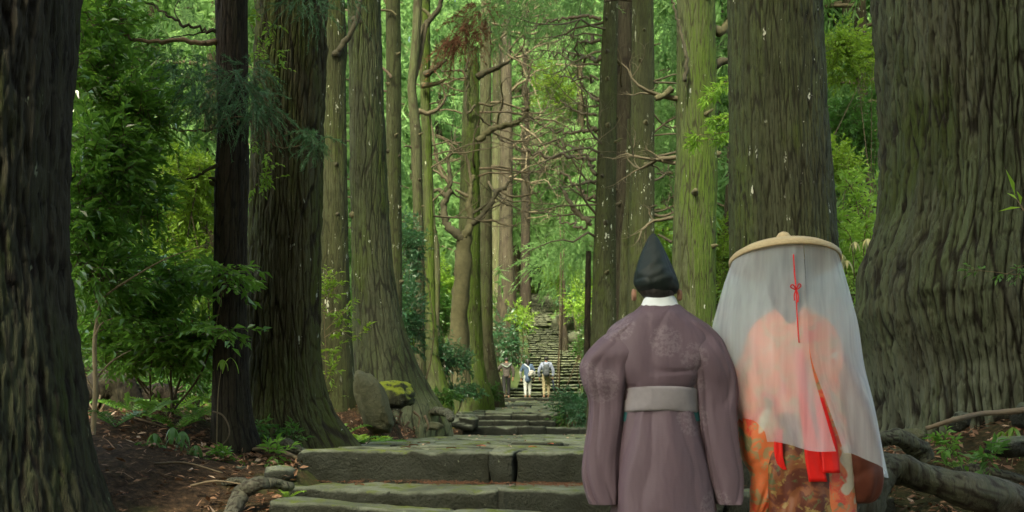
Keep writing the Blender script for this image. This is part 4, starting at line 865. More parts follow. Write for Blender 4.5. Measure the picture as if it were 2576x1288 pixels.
for i, (u, v, d, ru, rv, mt, lb) in enumerate([
        (380, 330, 24, 200, 260, 'shrub_mid', 'distant green shrub high between the left giant and dark trunk'),
        (350, 700, 22, 230, 200, 'yellowgreen', 'distant yellow green shrub low behind the evergreen sapling'),
        (1035, 620, 23.5, 30, 100, 'shrub_blue', 'upper bluish evergreen shrub between the thin left trunks'),
        (1030, 800, 23, 34, 110, 'shrub_blue', 'lower bluish evergreen shrub at the thin trunks'),
        (1130, 900, 28, 70, 45, 'shrub_blue', 'low round shrub at the foot of the mossy trunk'),
        (1105, 780, 34, 40, 90, 'shrub_mid', 'mid green shrub behind the bright moss green trunk'),
        (1275, 860, 46, 45, 70, 'shrub_blue', 'leafy shrub on the bank just behind the leftmost walker'),
        (1270, 775, 58, 40, 50, 'shrub_mid', 'shrub on the bank beneath the two brown trunks'),
        (1310, 800, 55, 28, 40, 'lime', 'light green shrub overhanging the left edge of the stairs'),
        (1115, 700, 40, 32, 60, 'lime', 'bright lime shrub glowing between trunk and gnarled tree'),
        (1350, 728, 121, 26, 14, 'lime', 'light bush across the very top of the stairs'),
        (1415, 735, 116, 24, 22, 'yellowgreen', 'yellow green bush right of the top of the stairs'),
        (1420, 690, 70, 60, 55, 'lime', 'fresh light green maple spreading over the top of the stairs'),
        (1455, 760, 58, 40, 50, 'lime', 'fresh green shrub right of the stairs by the charred snag'),
        (1475, 870, 45, 26, 50, 'shrub_mid', 'green shrub at the right edge of the lower stairs'),
        (1440, 1010, 27.5, 45, 34, 'shrub_blue', 'pale green leafy ground shrub on the bank behind the robed man'),
        (1470, 1040, 25.5, 40, 34, 'shrub_blue', 'second leafy ground shrub lower on the same bank'),
        (1400, 220, 45, 55, 70, 'yellowgreen', 'yellow green broadleaf sprays hanging above the stairs'),
        (1665, 420, 40, 30, 160, 'shrub_mid', 'green shrub seen between the olive and mossy cedars'),
        (1660, 640, 34, 34, 110, 'lime', 'light shrub behind the black pointed hat'),
        (1815, 640, 24, 26, 120, 'yellowgreen', 'yellow green shrub between mossy cedar and thick cedar'),
        (2140, 130, 17, 80, 75, 'yellowgreen', 'bright yellow green bush high between the two right giants'),
        (2150, 330, 18, 80, 120, 'shrub_mid', 'mid green bush between the two right giants'),
        (2110, 420, 15, 40, 60, 'yellowgreen', 'small yellow green bush beside the thick streaked cedar'),
        (2150, 640, 15, 80, 120, 'lime', 'pale green bush low between the veil and the right giant')]):
    k_ = d / 15.0; L_ = 0.075 * max(1, k_ ** 0.65); n_ = int(min(900, 260 * (ru * rv / 5000.0) * (1.2 if d < 40 else 0.9)) + 60)
    x_ = (u - U0) * d / F
    shrub('leafy_shrub', lb, 'shrub', [(u - ru * 0.3, v, d, ru * 0.75, rv, 0.02 * d + 0.3, n_ * 0.55), (u + ru * 0.35, v + rv * 0.2, d + 0.3, ru * 0.65, rv * 0.8, 0.02 * d + 0.3, n_ * 0.45)], L_, 0.45, M[mt], G(x_, d), 2, 8, 0.22 * k_ ** 0.5, seed=200 + i, sr=0.015 * k_ ** 0.5)
# understory scattered over the far hillside
UND = []
for i, mt in enumerate(['shrub_mid', 'lime', 'shrub_blue', 'yellowgreen']):
    rs = np.random.default_rng(400 + i); n_ = 420
    q = nrm(rs.normal(0, 1, (n_, 3))) * rs.random((n_, 1)) ** 0.4 * (0.8 + 0.4 * vn3(rs.normal(0, 1, (n_, 3)), i))[:, None]
    p = q * np.array([1.5, 1.5, 1.1]) + np.array([0, 0, 1.2])
    lv, tw = twigs(p, nrm(q + rs.normal(0, 0.5, (n_, 3))), 0.45 * rs.uniform(0.6, 1.2, n_), 8, 0.19, 0.5, rs)
    st = merge([tube(spline([(0, 0, -0.3), (q[j, 0] * 0.5, q[j, 1] * 0.5, 0.6), p[j]], 7), np.linspace(0.035, 0.008, 7), 4, cap=False) for j in range(9)])
    UND.append((mesh_np('foliage', *lv, M[mt], False), mesh_np('stems', *st, M['twig'], True)))
n = 0; tries = 0; us = []
while n < 120 and tries < 9000:
    tries += 1
    y = 20 + 105 * rb.random() ** 1.1; lim = 0.5 * y + 1; x = rb.uniform(-lim, lim)
    c_ = abs(x - float(xc(y))) - float(hw(y))
    if abs(F * x / y) > 1330: continue
    if c_ < (2.4 if y < 30 else 1.6): continue
    if y < 32 and c_ < 4.5 and x > -6 and x < 0: continue
    if any((x - a) ** 2 + (y - b) ** 2 < 5 for a, b in us): continue
    us.append((x, y)); z = float(gz(x, y, False)); n += 1; rx = x - float(xc(y))
    s = rb.uniform(0.6, 1.25) * (0.8 if c_ < 4 else 1.1); k_ = rb.choice([0, 0, 1, 1, 2, 3])
    sd_ = 0 if rx < 0 else 1
    t = thing('understory_bush', ('leafy', 'fresh green', 'bluish', 'yellow green')[k_] + ' undergrowth bush %s, %s' % (gap_of(x, y), row_of(y)), 'bush', (x, y, z), 'bushes %s, %s' % (gap_of(x, y), row_of(y)))
    a = rb.uniform(0, 6.28); inst('foliage', UND[k_][0], t, (x, y, z), (0, 0, a), (s, s, s * rb.uniform(0.8, 1.3))); inst('stems', UND[k_][1], t, (x, y, z), (0, 0, a), s)

rs = np.random.default_rng(77); N = 60000; y = 16 + 120 * rs.random(N) ** 1.2; x = rs.uniform(-1, 1, N) * (0.5 * y + 2); t_ = np.abs(x - xc(y)) - hw(y)
k_ = (t_ > 0.25 + 0.4 * rs.random(N)) & (vn(x * 0.5, y * 0.5, 91) + 0.5 * ss(22, 45, y) + rs.normal(0, 0.25, N) > 0.15); x, y = x[k_], y[k_]; N = len(x)
L_ = (0.05 + 0.0035 * y) * rs.uniform(0.6, 1.3, N); h_ = rs.random(N) ** 2 * (0.12 + 0.006 * y)
lf = leaves(np.stack([x, y, gz(x, y, False) + 0.02 + h_], -1), rs.normal(0, 1, (N, 3)) * np.array([1, 1, 0.35]) + np.array([0, 0, 0.1]), np.array([0, -0.2, 1.0]) + rs.normal(0, 0.4, (N, 3)), L_, L_ * 0.45)
part('undergrowth', lf, M['shrub_mid'], smooth=False, label='low leafy ground cover on the slopes beside the path', kind='stuff')

# hanging cedar sprays on the dark trunk, at the top of the frame, and a withered bunch
def cedar_bunch(parent, name, lobes, mat, seed, K=46, nl=0.05, nw=0.006, L=0.22, droop=0.5):
    rs = np.random.default_rng(seed); B, D = [], []
    for (u, v, d, ru, rv, rd, n) in lobes:
        q = nrm(rs.normal(0, 1, (n, 3))) * rs.random((n, 1)) ** 0.5
        B.append(P(u, v, d) + q * np.array([ru * d / F, rd, rv * d / F])); D.append(nrm(q * np.array([1.1, 1, 0.4]) + rs.normal(0, 0.4, (n, 3)) + np.array([0, 0, -0.25])))
    b, dd = np.concatenate(B), np.concatenate(D)
    fo = sprays(b, dd, L * rs.uniform(0.6, 1.3, len(b)), K, nl, nw, rs, droop, 0.45)
    e = b + dd * L; sd = nrm(np.cross(dd, rs.normal(0, 1, b.shape))) * 0.0025
    v = np.stack([b - sd, b + sd, e - np.array([0, 0, droop * L * 0.9])], 1).reshape(-1, 3)
    part(name, fo, mat, parent, smooth=False); part('twigs', (v, np.arange(len(v)).reshape(-1, 3)), M['twig'], parent, smooth=False)
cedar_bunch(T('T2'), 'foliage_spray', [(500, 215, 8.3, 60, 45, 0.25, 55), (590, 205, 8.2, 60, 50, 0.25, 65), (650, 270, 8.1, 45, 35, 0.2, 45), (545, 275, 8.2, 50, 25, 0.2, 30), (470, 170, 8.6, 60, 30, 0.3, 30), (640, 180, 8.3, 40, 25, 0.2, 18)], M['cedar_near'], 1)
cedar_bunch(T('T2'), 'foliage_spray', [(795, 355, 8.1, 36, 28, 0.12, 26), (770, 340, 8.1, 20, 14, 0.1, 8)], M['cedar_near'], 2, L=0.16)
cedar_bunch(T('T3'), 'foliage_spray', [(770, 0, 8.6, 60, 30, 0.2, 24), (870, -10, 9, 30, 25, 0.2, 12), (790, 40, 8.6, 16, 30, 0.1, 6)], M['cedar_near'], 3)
cedar_bunch(T('T8'), 'withered_foliage', [(1165, 85, 26.5, 28, 30, 0.4, 40), (1140, 110, 26.5, 22, 20, 0.3, 26), (1205, 20, 26.5, 26, 26, 0.4, 30), (1180, 60, 26.5, 14, 24, 0.3, 14)], M['cedar_dead'], 4, 40, 0.16, 0.02, 0.6, 0.9)
for i, (u, v, d, ru, rv, n_) in enumerate([(1330, 10, 26, 130, 40, 60), (1230, 50, 30, 60, 40, 40), (1430, 60, 30, 60, 50, 45), (1110, 30, 30, 40, 50, 26), (1460, 0, 24, 60, 30, 40), (450, 60, 12, 90, 60, 40), (1680, 60, 24, 30, 120, 46), (1670, 330, 28, 40, 100, 50), (1460, 600, 40, 50, 60, 60), (1400, 640, 50, 60, 40, 60)]):
    cedar_bunch(T(['T10', 'T10', 'R1', 'T8', 'R1', 'T2', 'R3', 'R3', 'R2', 'R9'][i]), 'foliage_spray', [(u, v, d, ru, rv, 0.05 * d, n_)], M['cedar_far'], 10 + i, 36, 0.006 * d + 0.03, 0.0009 * d, 0.025 * d, 0.5)

# bright whorled sprigs, vines and seedlings
def sprig(t, pts, d, mat, L, asp, m, seed, nt=6, tl=0.10, r=0.004, wood='vine'):
    rs = np.random.default_rng(seed); q = spline([P(u, v, d + rs.normal(0, 0.03)) for u, v in pts], 24)
    idx = rs.integers(3, 24, nt); c = q[idx]; dr = nrm(nrm(np.gradient(q, axis=0))[idx] * 0.6 + rs.normal(0, 0.7, (nt, 3)))
    c = np.concatenate([c, q[-1:]]); dr = np.concatenate([dr, nrm(q[-1:] - q[-3:-2])])
    lv, tw = twigs(c, dr, tl * rs.uniform(0.6, 1.3, len(c)), m, L, asp, rs, 0.7)
    part('foliage', lv, mat, t, smooth=False); part('stem', merge([tube(q, np.linspace(r, r * 0.5, 24), 5), tw]), M[wood], t)
vt = thing('climbing_vine', 'leafy vine trailing down the brown cedar beside the dark trunk', 'vine', P(640, 500, 8.9))
for i, pts in enumerate([[(640, 0), (650, 40), (690, 60)], [(655, -10), (668, 40), (680, 100), (695, 130)], [(630, 60), (645, 110), (640, 160), (650, 200)], [(625, 300), (640, 360), (655, 420), (640, 470)], [(660, 370), (680, 390), (670, 440)], [(560, 90), (590, 80), (560, 100)], [(640, 420), (670, 455), (690, 450)], [(610, 120), (640, 150), (700, 165)]]):
    sprig(vt, pts, 8.75, M['lime'] if i % 3 else M['yellowgreen'], 0.05, 0.5, 6, 500 + i, 5)
for i, (pts, d, lb) in enumerate([([(1850, 195), (1820, 210), (1790, 232), (1775, 240)], 12.2, 'upper'), ([(1850, 325), (1810, 335), (1770, 338), (1745, 342)], 12.2, 'lower'), ([(1850, 290), (1815, 300), (1795, 300)], 12.2, 'middle')]):
    t = thing('hanging_sprig', '%s bright yellow green sprig peeping out left of the thick streaked cedar' % lb, 'sprig', P(*pts[0], d))
    sprig(t, pts, d, M['lime'], 0.085, 0.3, 9, 520 + i, 12, 0.10); sprig(t, [(u + 5, v + 14) for u, v in pts], d + 0.15, M['lime'], 0.085, 0.3, 9, 540 + i, 9, 0.10)
t = thing('leafy_sprig', 'airy yellow green sprig in front of the slender olive trunk', 'sprig', GU(850, 12.2))
for i, pts in enumerate([[(820, 760), (840, 730), (850, 720)], [(815, 800), (840, 780), (870, 790)], [(815, 850), (850, 830), (890, 850), (915, 830)], [(818, 900), (840, 880)], [(820, 960), (835, 930)], [(810, 740), (825, 700)], [(820, 830), (850, 800), (880, 770)], [(815, 1000), (820, 900), (815, 800), (820, 700)]]):
    sprig(t, pts, 12.2, M['yellowgreen'], 0.075, 0.45, 6, 560 + i, 6, 0.14)
t = thing('leafy_twig', 'thin twig with small leaves poking in from the right edge', 'twig', P(2600, 690, 6.9))
sprig(t, [(2640, 680), (2560, 690), (2500, 684), (2440, 678)], 6.9, M['shrub_mid'], 0.04, 0.5, 5, 580, 7, 0.06, 0.003); sprig(t, [(2640, 640), (2580, 665), (2530, 690)], 6.9, M['shrub_mid'], 0.04, 0.5, 5, 581, 5, 0.06, 0.003)
t = thing('bamboo_grass', 'blade-like bamboo leaves at the right edge halfway up', 'grass', P(2600, 600, 6.6))
sprig(t, [(2620, 620), (2590, 560), (2575, 530)], 6.6, M['fern_bright'], 0.16, 0.14, 4, 582, 1, 0.1, 0.003)
# the pale bush with drooping young leaves right of the veil
t = thing('pale_leaf_bush', 'long-leaved light green bush with pale drooping buds right of the veil', 'bush', GU(2150, 11.5))
for i, pts in enumerate([[(2150, 700), (2140, 600), (2110, 560)], [(2170, 700), (2175, 600), (2190, 520)], [(2140, 560), (2120, 540), (2095, 545)], [(2160, 540), (2150, 490), (2140, 470)], [(2180, 640), (2180, 560), (2165, 520)], [(2130, 690), (2120, 650), (2110, 630)], [(2190, 600), (2190, 520), (2200, 470)], [(2150, 800), (2155, 700), (2150, 640)], [(2180, 480), (2170, 450), (2150, 440)]]):
    sprig(t, pts, 11.4 + 0.1 * i, M['lime'], 0.12, 0.27, 8, 600 + i, 9, 0.16, 0.006)
def droop_leaf(t, c, n_, L, mat, seed, W=0.3, name='leaf'):
    rs = np.random.default_rng(seed)
    for k_ in range(n_):
        a = k_ * 6.28 / n_ + rs.normal(0, 0.3); d0 = np.array([math.cos(a), math.sin(a), 0]); l = L * rs.uniform(0.8, 1.15)
        s_ = np.linspace(0, 1, 6); ctr = c + d0 * (0.45 * l * np.sin(s_ * 1.4))[:, None] - np.array([0, 0, 1]) * (l * (s_ ** 1.3) * 0.9)[:, None] + np.array([0, 0, 1]) * (0.06 * l * np.sin(s_ * 3.1))[:, None]
        wd = l * W * 0.5 * np.sin(np.pi * (0.06 + 0.94 * s_) ** 0.8) ; sdv = np.array([-d0[1], d0[0], 0])
        v = np.concatenate([ctr - sdv * wd[:, None] + d0 * 0.02 * l, ctr - d0 * 0.012 * l, ctr + sdv * wd[:, None] + d0 * 0.02 * l])
        i6 = np.arange(5); f = np.concatenate([np.stack([i6, i6 + 1, i6 + 7, i6 + 6], -1), np.stack([i6 + 6, i6 + 7, i6 + 13, i6 + 12], -1)])
        part(name, (v, f), mat, t)
for i, (u, v) in enumerate([(2150, 608), (2182, 600), (2118, 640), (2130, 655)]): droop_leaf(t, P(u, v, 11.0), 4, 0.13, M['pale_bud'], 620 + i, 0.28, 'bud_leaf')
# young plants with hanging leaves on the litter, left
def young_plant(label, u, v0, v1, d, nl, L, seed, mat='sapling'):
    b = P(u, v0, d); b[2] = float(gz(b[0], d)) - 0.02; t = thing('young_plant', label, 'plant', b, 'young plants on the left bank'); tp = P(u + 4, v1, d)
    part('stem', tube(spline([b, (b + tp) / 2 + np.array([.01, 0, 0]), tp], 10), np.linspace(0.004, 0.0025, 10), 5), M['stem'], t)
    droop_leaf(t, tp, nl, L, M[mat], seed); droop_leaf(t, b * 0.4 + tp * 0.6, 3, L * 0.9, M[mat], seed + 50)
for i, (u, v0, v1, lb) in enumerate([(385, 1160, 1090, 'bluish young plant with broad leaves, leftmost on the litter'), (430, 1180, 1075, 'tallest young plant with limp hanging leaves'), (455, 1175, 1085, 'young plant with paired limp leaves, middle of the clump'), (488, 1180, 1120, 'small pale young plant nearest the dark trunk'), (470, 1190, 1135, 'lowest young plant of the clump'), (405, 1170, 1120, 'young plant half hidden in the clump')]):
    young_plant(lb, u, v0, v1, 7.4 + 0.05 * i, 5, 0.12, 640 + i * 3)
t = thing('seedling', 'lone seedling with a few lime leaves in front of the dark trunk', 'plant', P(545, 1130, 8.1)); tp = P(560, 905, 7.9)
part('stem', tube(spline([P(545, 1130, 8.1), P(548, 1000, 8.0), tp], 12), np.linspace(0.004, 0.002, 12), 5), M['stem'], t)
droop_leaf(t, tp, 4, 0.10, M['lime'], 700, 0.4); droop_leaf(t, P(580, 900, 7.9), 2, 0.11, M['lime'], 701, 0.4)
t = thing('seedling', 'yellow-leaved seedling on the leaf litter at the right edge', 'plant', GU(2545, 6.9)); tp = P(2548, 1075, 6.9)
part('stem', tube(spline([GU(2545, 6.9), P(2552, 1110, 6.9), tp], 10), np.linspace(0.004, 0.002, 10), 5), M['stem'], t)
droop_leaf(t, tp, 5, 0.11, M['yellowgreen'], 705, 0.3); droop_leaf(t, P(2520, 1085, 6.9), 4, 0.08, M['yellowgreen'], 706, 0.3); droop_leaf(t, P(2556, 1120, 6.9), 4, 0.12, M['fern'], 707, 0.25)

# ferns
def fern(label, base, n_, L, mat, seed, name='fern', lean=None, up_=0.8, group='ferns on the left bank'):
    rs = np.random.default_rng(seed); t = thing(name, label, 'fern', base, group)
    for k_ in range(n_):
        a = (k_ + rs.random()) * 6.28 / n_ if lean is None else lean + rs.normal(0, 0.5); l = L * rs.uniform(0.7, 1.15)
        d0 = np.array([math.cos(a), math.sin(a), 0]); s_ = np.linspace(0, 1, 18)
        ctr = np.array(base) + d0 * (l * np.sin(s_ * 1.35))[:, None] * 0.85 + np.array([0, 0, 1]) * (l * up_ * (s_ - 0.62 * s_ ** 2.2))[:, None]
        sd = np.array([-d0[1], d0[0], 0]); tg = nrm(np.gradient(ctr, axis=0)); nmv = np.cross(sd, tg)
        i_ = np.repeat(np.arange(2, 18), 2); sg = np.tile([1.0, -1.0], 16)
        ln = l * 0.20 * np.sin(np.pi * (0.12 + 0.86 * s_[i_])) ** 0.8 * rs.uniform(0.85, 1.15, 32)
        lv = leaves(ctr[i_], sd[None] * sg[:, None] + tg[i_] * 0.35 + rs.normal(0, 0.05, (32, 3)), nmv[i_] + rs.normal(0, 0.15, (32, 3)), ln, np.full(32, l * 0.045), 0.1, 0.2)
        part('frond', merge([lv, tube(ctr, np.linspace(0.003, 0.0015, 18), 4, cap=False)]), mat, t, smooth=False)
    return t
for i, (u, v, d, n_, L, mt, lb) in enumerate([
        (870, 1075, 11.6, 7, 0.42, 'fern', 'fern nearest the foot of the brown cedar'), (905, 1050, 12.5, 7, 0.45, 'fern_bright', 'bright fern in front of the leaning boulder'), (850, 1035, 13, 7, 0.5, 'fern', 'fern at the foot of the slender olive trunk'), (940, 1085, 11.8, 7, 0.40, 'fern', 'fern below the leaning boulder'),
        (985, 1100, 11.4, 6, 0.35, 'fern', 'low fern at the edge of the flagged landing'), (900, 1095, 11, 6, 0.35, 'shrub_mid', 'dark broad-leaved fern beside the flared foot'), (480, 1060, 9.2, 6, 0.4, 'fern', 'fern left of the dark trunk'), (420, 1070, 9.4, 6, 0.4, 'fern_bright', 'yellow green fern in front of the rotten stump'), (360, 1090, 8.6, 6, 0.35, 'fern', 'fern in shade below the rotten stump'), (1010, 1075, 12.2, 3, 0.4, 'fern_bright', 'single bright fern beside the exposed roots'), (890, 985, 14, 6, 0.45, 'fern_bright', 'upright bright fern above the leaning boulder')]):
    x_ = (u - U0) * d / F; fern(lb, G(x_, d), n_, L, M[mt], 720 + i)
for i, (u, d, n_, L, mt, lb) in enumerate([(330, 9.6, 7, 0.45, 'fern', 'fern leaning over the rotten stump'), (520, 9.8, 6, 0.4, 'fern_bright', 'bright fern tucked left of the dark trunk'), (445, 8.4, 6, 0.32, 'fern', 'small fern above the young plants'), (290, 7.9, 6, 0.30, 'shrub_mid', 'dark fern below the pale sapling stem'), (600, 9.0, 5, 0.25, 'fern', 'little fern between the two near trunks'), (2420, 7.0, 5, 0.2, 'fern', 'little fern on the litter below the right giant'), (1010, 13.2, 6, 0.4, 'fern', 'fern above the exposed roots'), (955, 12.6, 6, 0.42, 'fern', 'fern against the leaning boulder')]):
    fern(lb, G((u - U0) * d / F, d), n_, L, M[mt], 780 + i, group='ferns on the banks')
fern('small bright fern sprouting beside the second slab step', P(725, 1255, 6.75), 5, 0.13, M['fern_bright'], 740, group=None)
# broad-leaved ground plants along the far banks, small weeds at the steps
for i, (u, v, d, mt, lb) in enumerate([(1150, 985, 28, 'shrub_blue', 'leafy ground plant below the flared mossy foot'), (1190, 985, 31, 'shrub_blue', 'leafy ground plant below the gnarled tree'), (1120, 1000, 25, 'shrub_mid', 'leafy ground plant where the wide foot ends'), (1225, 985, 36, 'shrub_mid', 'leafy ground plant near the straight grey trunk'), (650, 1075, 8.9, 'shrub_mid', 'small weeds between the two near trunks'), (735, 1095, 8.7, 'shrub_mid', 'small weeds on the flared foot by the slab'), (1420, 1050, 29, 'shrub_mid', 'low weeds at the right rim of the upper landing'), (340, 1150, 7.4, 'shrub_mid', 'low weeds on the needle litter near the left giant'), (560, 1150, 7.6, 'camellia', 'low weeds in front of the dark trunk'), (690, 1140, 7.9, 'fern', 'low weeds beside the top slab'), (2490, 1150, 6.4, 'shrub_mid', 'low weeds on the leaf litter right of the root'), (2380, 1120, 6.8, 'fern', 'tiny green weeds by the mottled stone')]):
    b = G((u - U0) * d / F, d); k_ = d / 25
    shrub('ground_plant', lb, 'plant', [(u, v, d, 26 if d > 20 else 22, 14, 0.15 * k_ + 0.05, 50 if d > 20 else 14)], 0.05 + 0.07 * k_, 0.4, M[mt], b, 2, 6, 0.06 + 0.12 * k_, seed=760 + i, sr=0.004)

# ------------------------------------------------------------------ rocks, roots, stump
rock('boulder', 'tall leaning lichened boulder between ferns and roots', P(938, 1015, 13.2), (0.19, 0.22, 0.36), M['boulder'], 3, 0.2, amp=0.13, lean=(-0.32, 0), nu=40, nv=28)
rock('boulder', 'rounded boulder furred with bright moss', P(995, 992, 14.0), (0.24, 0.24, 0.17), M['moss_rock'], 5, -0.3, amp=0.22, lean=(-0.2, 0), nu=44, nv=30)
rock('flat_stone', 'flat pale stone on the soil left of the landing', P(1092, 1072, 16.5), (0.14, 0.12, 0.06), M['boulder'], 7)
rock('flat_stone', 'square mossy stone beside the top slab step', P(705, 1195, 7.2), (0.10, 0.09, 0.06), M['slab'], 8, amp=0.12)
rock('flat_stone', 'little grey stone on the litter near the dark trunk', P(605, 1185, 7.4), (0.045, 0.05, 0.03), M['slab'], 9)
rock('boulder', 'wedge stone propping the left end of the middle steps', P(1172, 1062, 24.6), (0.28, 0.4, 0.18), M['slab'], 12, amp=0.3)
rock('boulder', 'green mottled stone at the foot of the right giant', P(2295, 1100, 6.9), (0.075, 0.08, 0.05), M['boulder'], 13, amp=0.25)
rock('boulder', 'small pointed mossy stone against the right giant', P(2418, 1060, 7.2), (0.05, 0.05, 0.06), M['slab'], 14, amp=0.25)
rock('boulder', 'grey stone half buried in leaves by the right edge', P(2545, 1125, 6.6), (0.12, 0.12, 0.06), M['slab'], 15, amp=0.2)
rock('boulder', 'stone peeping in at the right edge beside the giant trunk', P(2590, 1045, 7.0), (0.09, 0.1, 0.08), M['slab'], 16, amp=0.2)
for i, (u, v, d, r) in enumerate([(1282, 705, 100, 0.5), (1418, 815, 74, 0.75), (1372, 836, 75, 0.25), (1445, 850, 64, 0.45)]):
    rock('boulder', ['pale boulder beside the top of the stairs', 'big greyish boulder at the bend between the flights', 'low stone at the top of the lower flight', 'stone block at the right edge of the lower flight'][i], P(u, v, d), (r, r, r * 0.8), M['stair'], 20 + i)

BARK['root'] = bark_mat('root bark', (0.025, 0.022, 0.016), (0.11, 0.105, 0.085), (0.085, 0.095, 0.06), 0.25, (0.05, 0.07, 0.02), 0.1, fine=0.8)
def root(parent, pts, d, rad, seed, name='root', mat=None, flat=0.8, n=60, ns=22, label=None):
    w_ = [P(p[0], p[1], d + (p[2] if len(p) > 2 else 0)) for p in pts]
    q = spline(w_, n); rr = np.interp(np.linspace(0, 1, n), np.linspace(0, 1, len(rad)), rad)
    v, f = tube(q, rr, ns, lump=0.0); nn = n * ns
    dv = v[:nn] - np.repeat(q, ns, 0)
    i_ = np.repeat(np.arange(n), ns); j_ = np.tile(np.arange(ns), n)
    m_ = 1 + 0.22 * vn(j_ * 5.0 / ns, i_ * 0.13, seed, 5) + 0.12 * vn(j_ * 11.0 / ns, i_ * 0.35, seed + 3, 11)
    w2, w3, c_ = worley(j_ * 14.0 / ns, i_ * 0.22, 14, seed)
    cr = ss(0.03, 0.3, w3 - w2)
    v[:nn] = np.repeat(q, ns, 0) + dv * (m_ + 0.06 * (cr - 1))[:, None] * np.array([1, 1, flat])
    o = part(name, (v, f), mat or BARK['root'], parent, attrs={'crack': np.append(cr, [1, 1]), 'strip': np.append(c_, [0, 0])}, **({} if parent is not None else dict(loc=tuple(w_[0]), label=label, cat='root')))
    return o
root(T('R6'), [(2700, 1290, .5), (2560, 1262, .2), (2440, 1232, 0), (2320, 1200, 0), (2250, 1180, 0), (2210, 1195, -.05), (2190, 1260, -.1), (2180, 1330, -.1)], 6.0, [.13, .12, .115, .11, .10, .10, .09, .09], 1)
root(T('R6'), [(2330, 1160, .3), (2310, 1130, .3), (2280, 1108, .25), (2235, 1100, .2), (2200, 1115, .2), (2170, 1150, .15)], 6.2, [.06, .07, .06, .055, .06, .06], 2)
root(T('R6'), [(2400, 1185, .6), (2460, 1185, .5), (2530, 1200, .4), (2640, 1230, .4)], 6.3, [.03, .05, .055, .05], 3)
root(T('R6'), [(2330, 1078, -.6), (2400, 1056, -.6), (2480, 1040, -.4), (2600, 1030, -.3)], 7.2, [.012, .016, .018, .02], 4, 'fallen_branch', M['wood_dead'], 1.0, 40, 8)
root(T('R6'), [(2600, 1020, 0), (2660, 1060, -.4), (2720, 1120, -.8)], 7.8, [.3, .2, .12], 5)
root(None, [(560, 1330, -.2), (585, 1288, -.1), (610, 1240, 0), (640, 1218, 0), (690, 1215, .1), (730, 1225, .2)], 6.6, [.05, .055, .055, .05, .045, .04], 6, 'tree_root', label='smooth dark root looping out of the soil left of the second step')
root(None, [(560, 1220, .1), (600, 1210, .1), (640, 1228, 0)], 6.9, [.03, .035, .03], 7, 'tree_root', label='short dark root behind the looping root')
root(T('T3'), [(680, 1120, -.3), (710, 1115, -.4), (750, 1130, -.5), (800, 1150, -.6)], 8.9, [.05, .06, .045, .02], 8)
root(T('T3'), [(640, 1130, -.5), (690, 1128, -.7), (740, 1150, -.9), (780, 1165, -1.0)], 8.9, [.02, .022, .022, .015], 9, mat=M['wood_dead'])
root(T('T5'), [(1080, 1040, -.8), (1105, 1035, -1), (1128, 1040, -1.2), (1135, 1056, -1.4)], 18, [.06, .09, .08, .05], 10)
for i, pts in enumerate([[(1010, 1035), (1005, 1055), (1018, 1085)], [(1040, 1035), (1055, 1050), (1052, 1075)], [(1068, 1045), (1078, 1070), (1074, 1085)], [(1030, 1060), (1020, 1075), (1024, 1090)]]):
    pb(T('T5'), pts, 14.0, 0.025, 0.015, M['wood_dead'], 'rootlet', seed=800 + i)
# rotten stump heap, left
st = thing('rotten_stump', 'heap of rotten dark stump wood behind the pale sapling stem', 'stump', P(300, 1060, 10.0))
for i, (pts, rad) in enumerate([([(205, 1055), (225, 1000), (260, 975), (300, 985), (330, 1045)], [.12, .16, .17, .15, .12]), ([(300, 1060), (310, 1000), (318, 960), (330, 945)], [.18, .17, .13, .08]), ([(330, 1060), (370, 1010), (410, 985), (425, 1020), (418, 1060)], [.10, .12, .10, .08, .06]), ([(190, 1020), (240, 970), (290, 955)], [.02, .03, .02]), ([(395, 1050), (380, 1000), (400, 965)], [.03, .025, .02])]):
    root(st, pts, 10.0 + 0.1 * i, rad, 20 + i, 'rotten_wood', BARK['black'] if i < 3 else M['wood_dead'], 0.9, 36, 20)
for i in range(40):
    rs = np.random.default_rng(850 + i); p0 = P(rs.uniform(195, 430), rs.uniform(985, 1060), 9.7); 
    if i < 18: part('root_fibre', tube(spline([p0, p0 + np.array([rs.normal(0, .05), -.03, -.12]), p0 + np.array([rs.normal(0, .09), -.05, -.28])], 7), np.linspace(0.010, 0.004, 7), 4), M['wood_dead'], st)
for i, (pts, d, lb) in enumerate([([(480, 1222), (540, 1210), (610, 1218)], 6.7, 'thin straight stick lying on the litter by the dark root'), ([(390, 1180), (470, 1165), (560, 1190)], 7.0, 'long curved twig on the needle litter, left'), ([(2180, 1085), (2260, 1110), (2330, 1150)], 6.6, 'stick leaning on the right-hand root'), ([(250, 1105), (330, 1080), (420, 1075)], 8.2, 'grey fallen twig below the rotten stump')]):
    w_ = [P(u, v, d) for u, v in pts]
    for p_ in w_: p_[2] = max(p_[2], float(gz(p_[0], p_[1])) + 0.01)
    part('fallen_stick', tube(spline(w_, 14), np.linspace(0.009, 0.005, 14), 6, lump=0.2, s=i), M['wood_dead'], loc=tuple(w_[0]), label=lb, cat='stick')

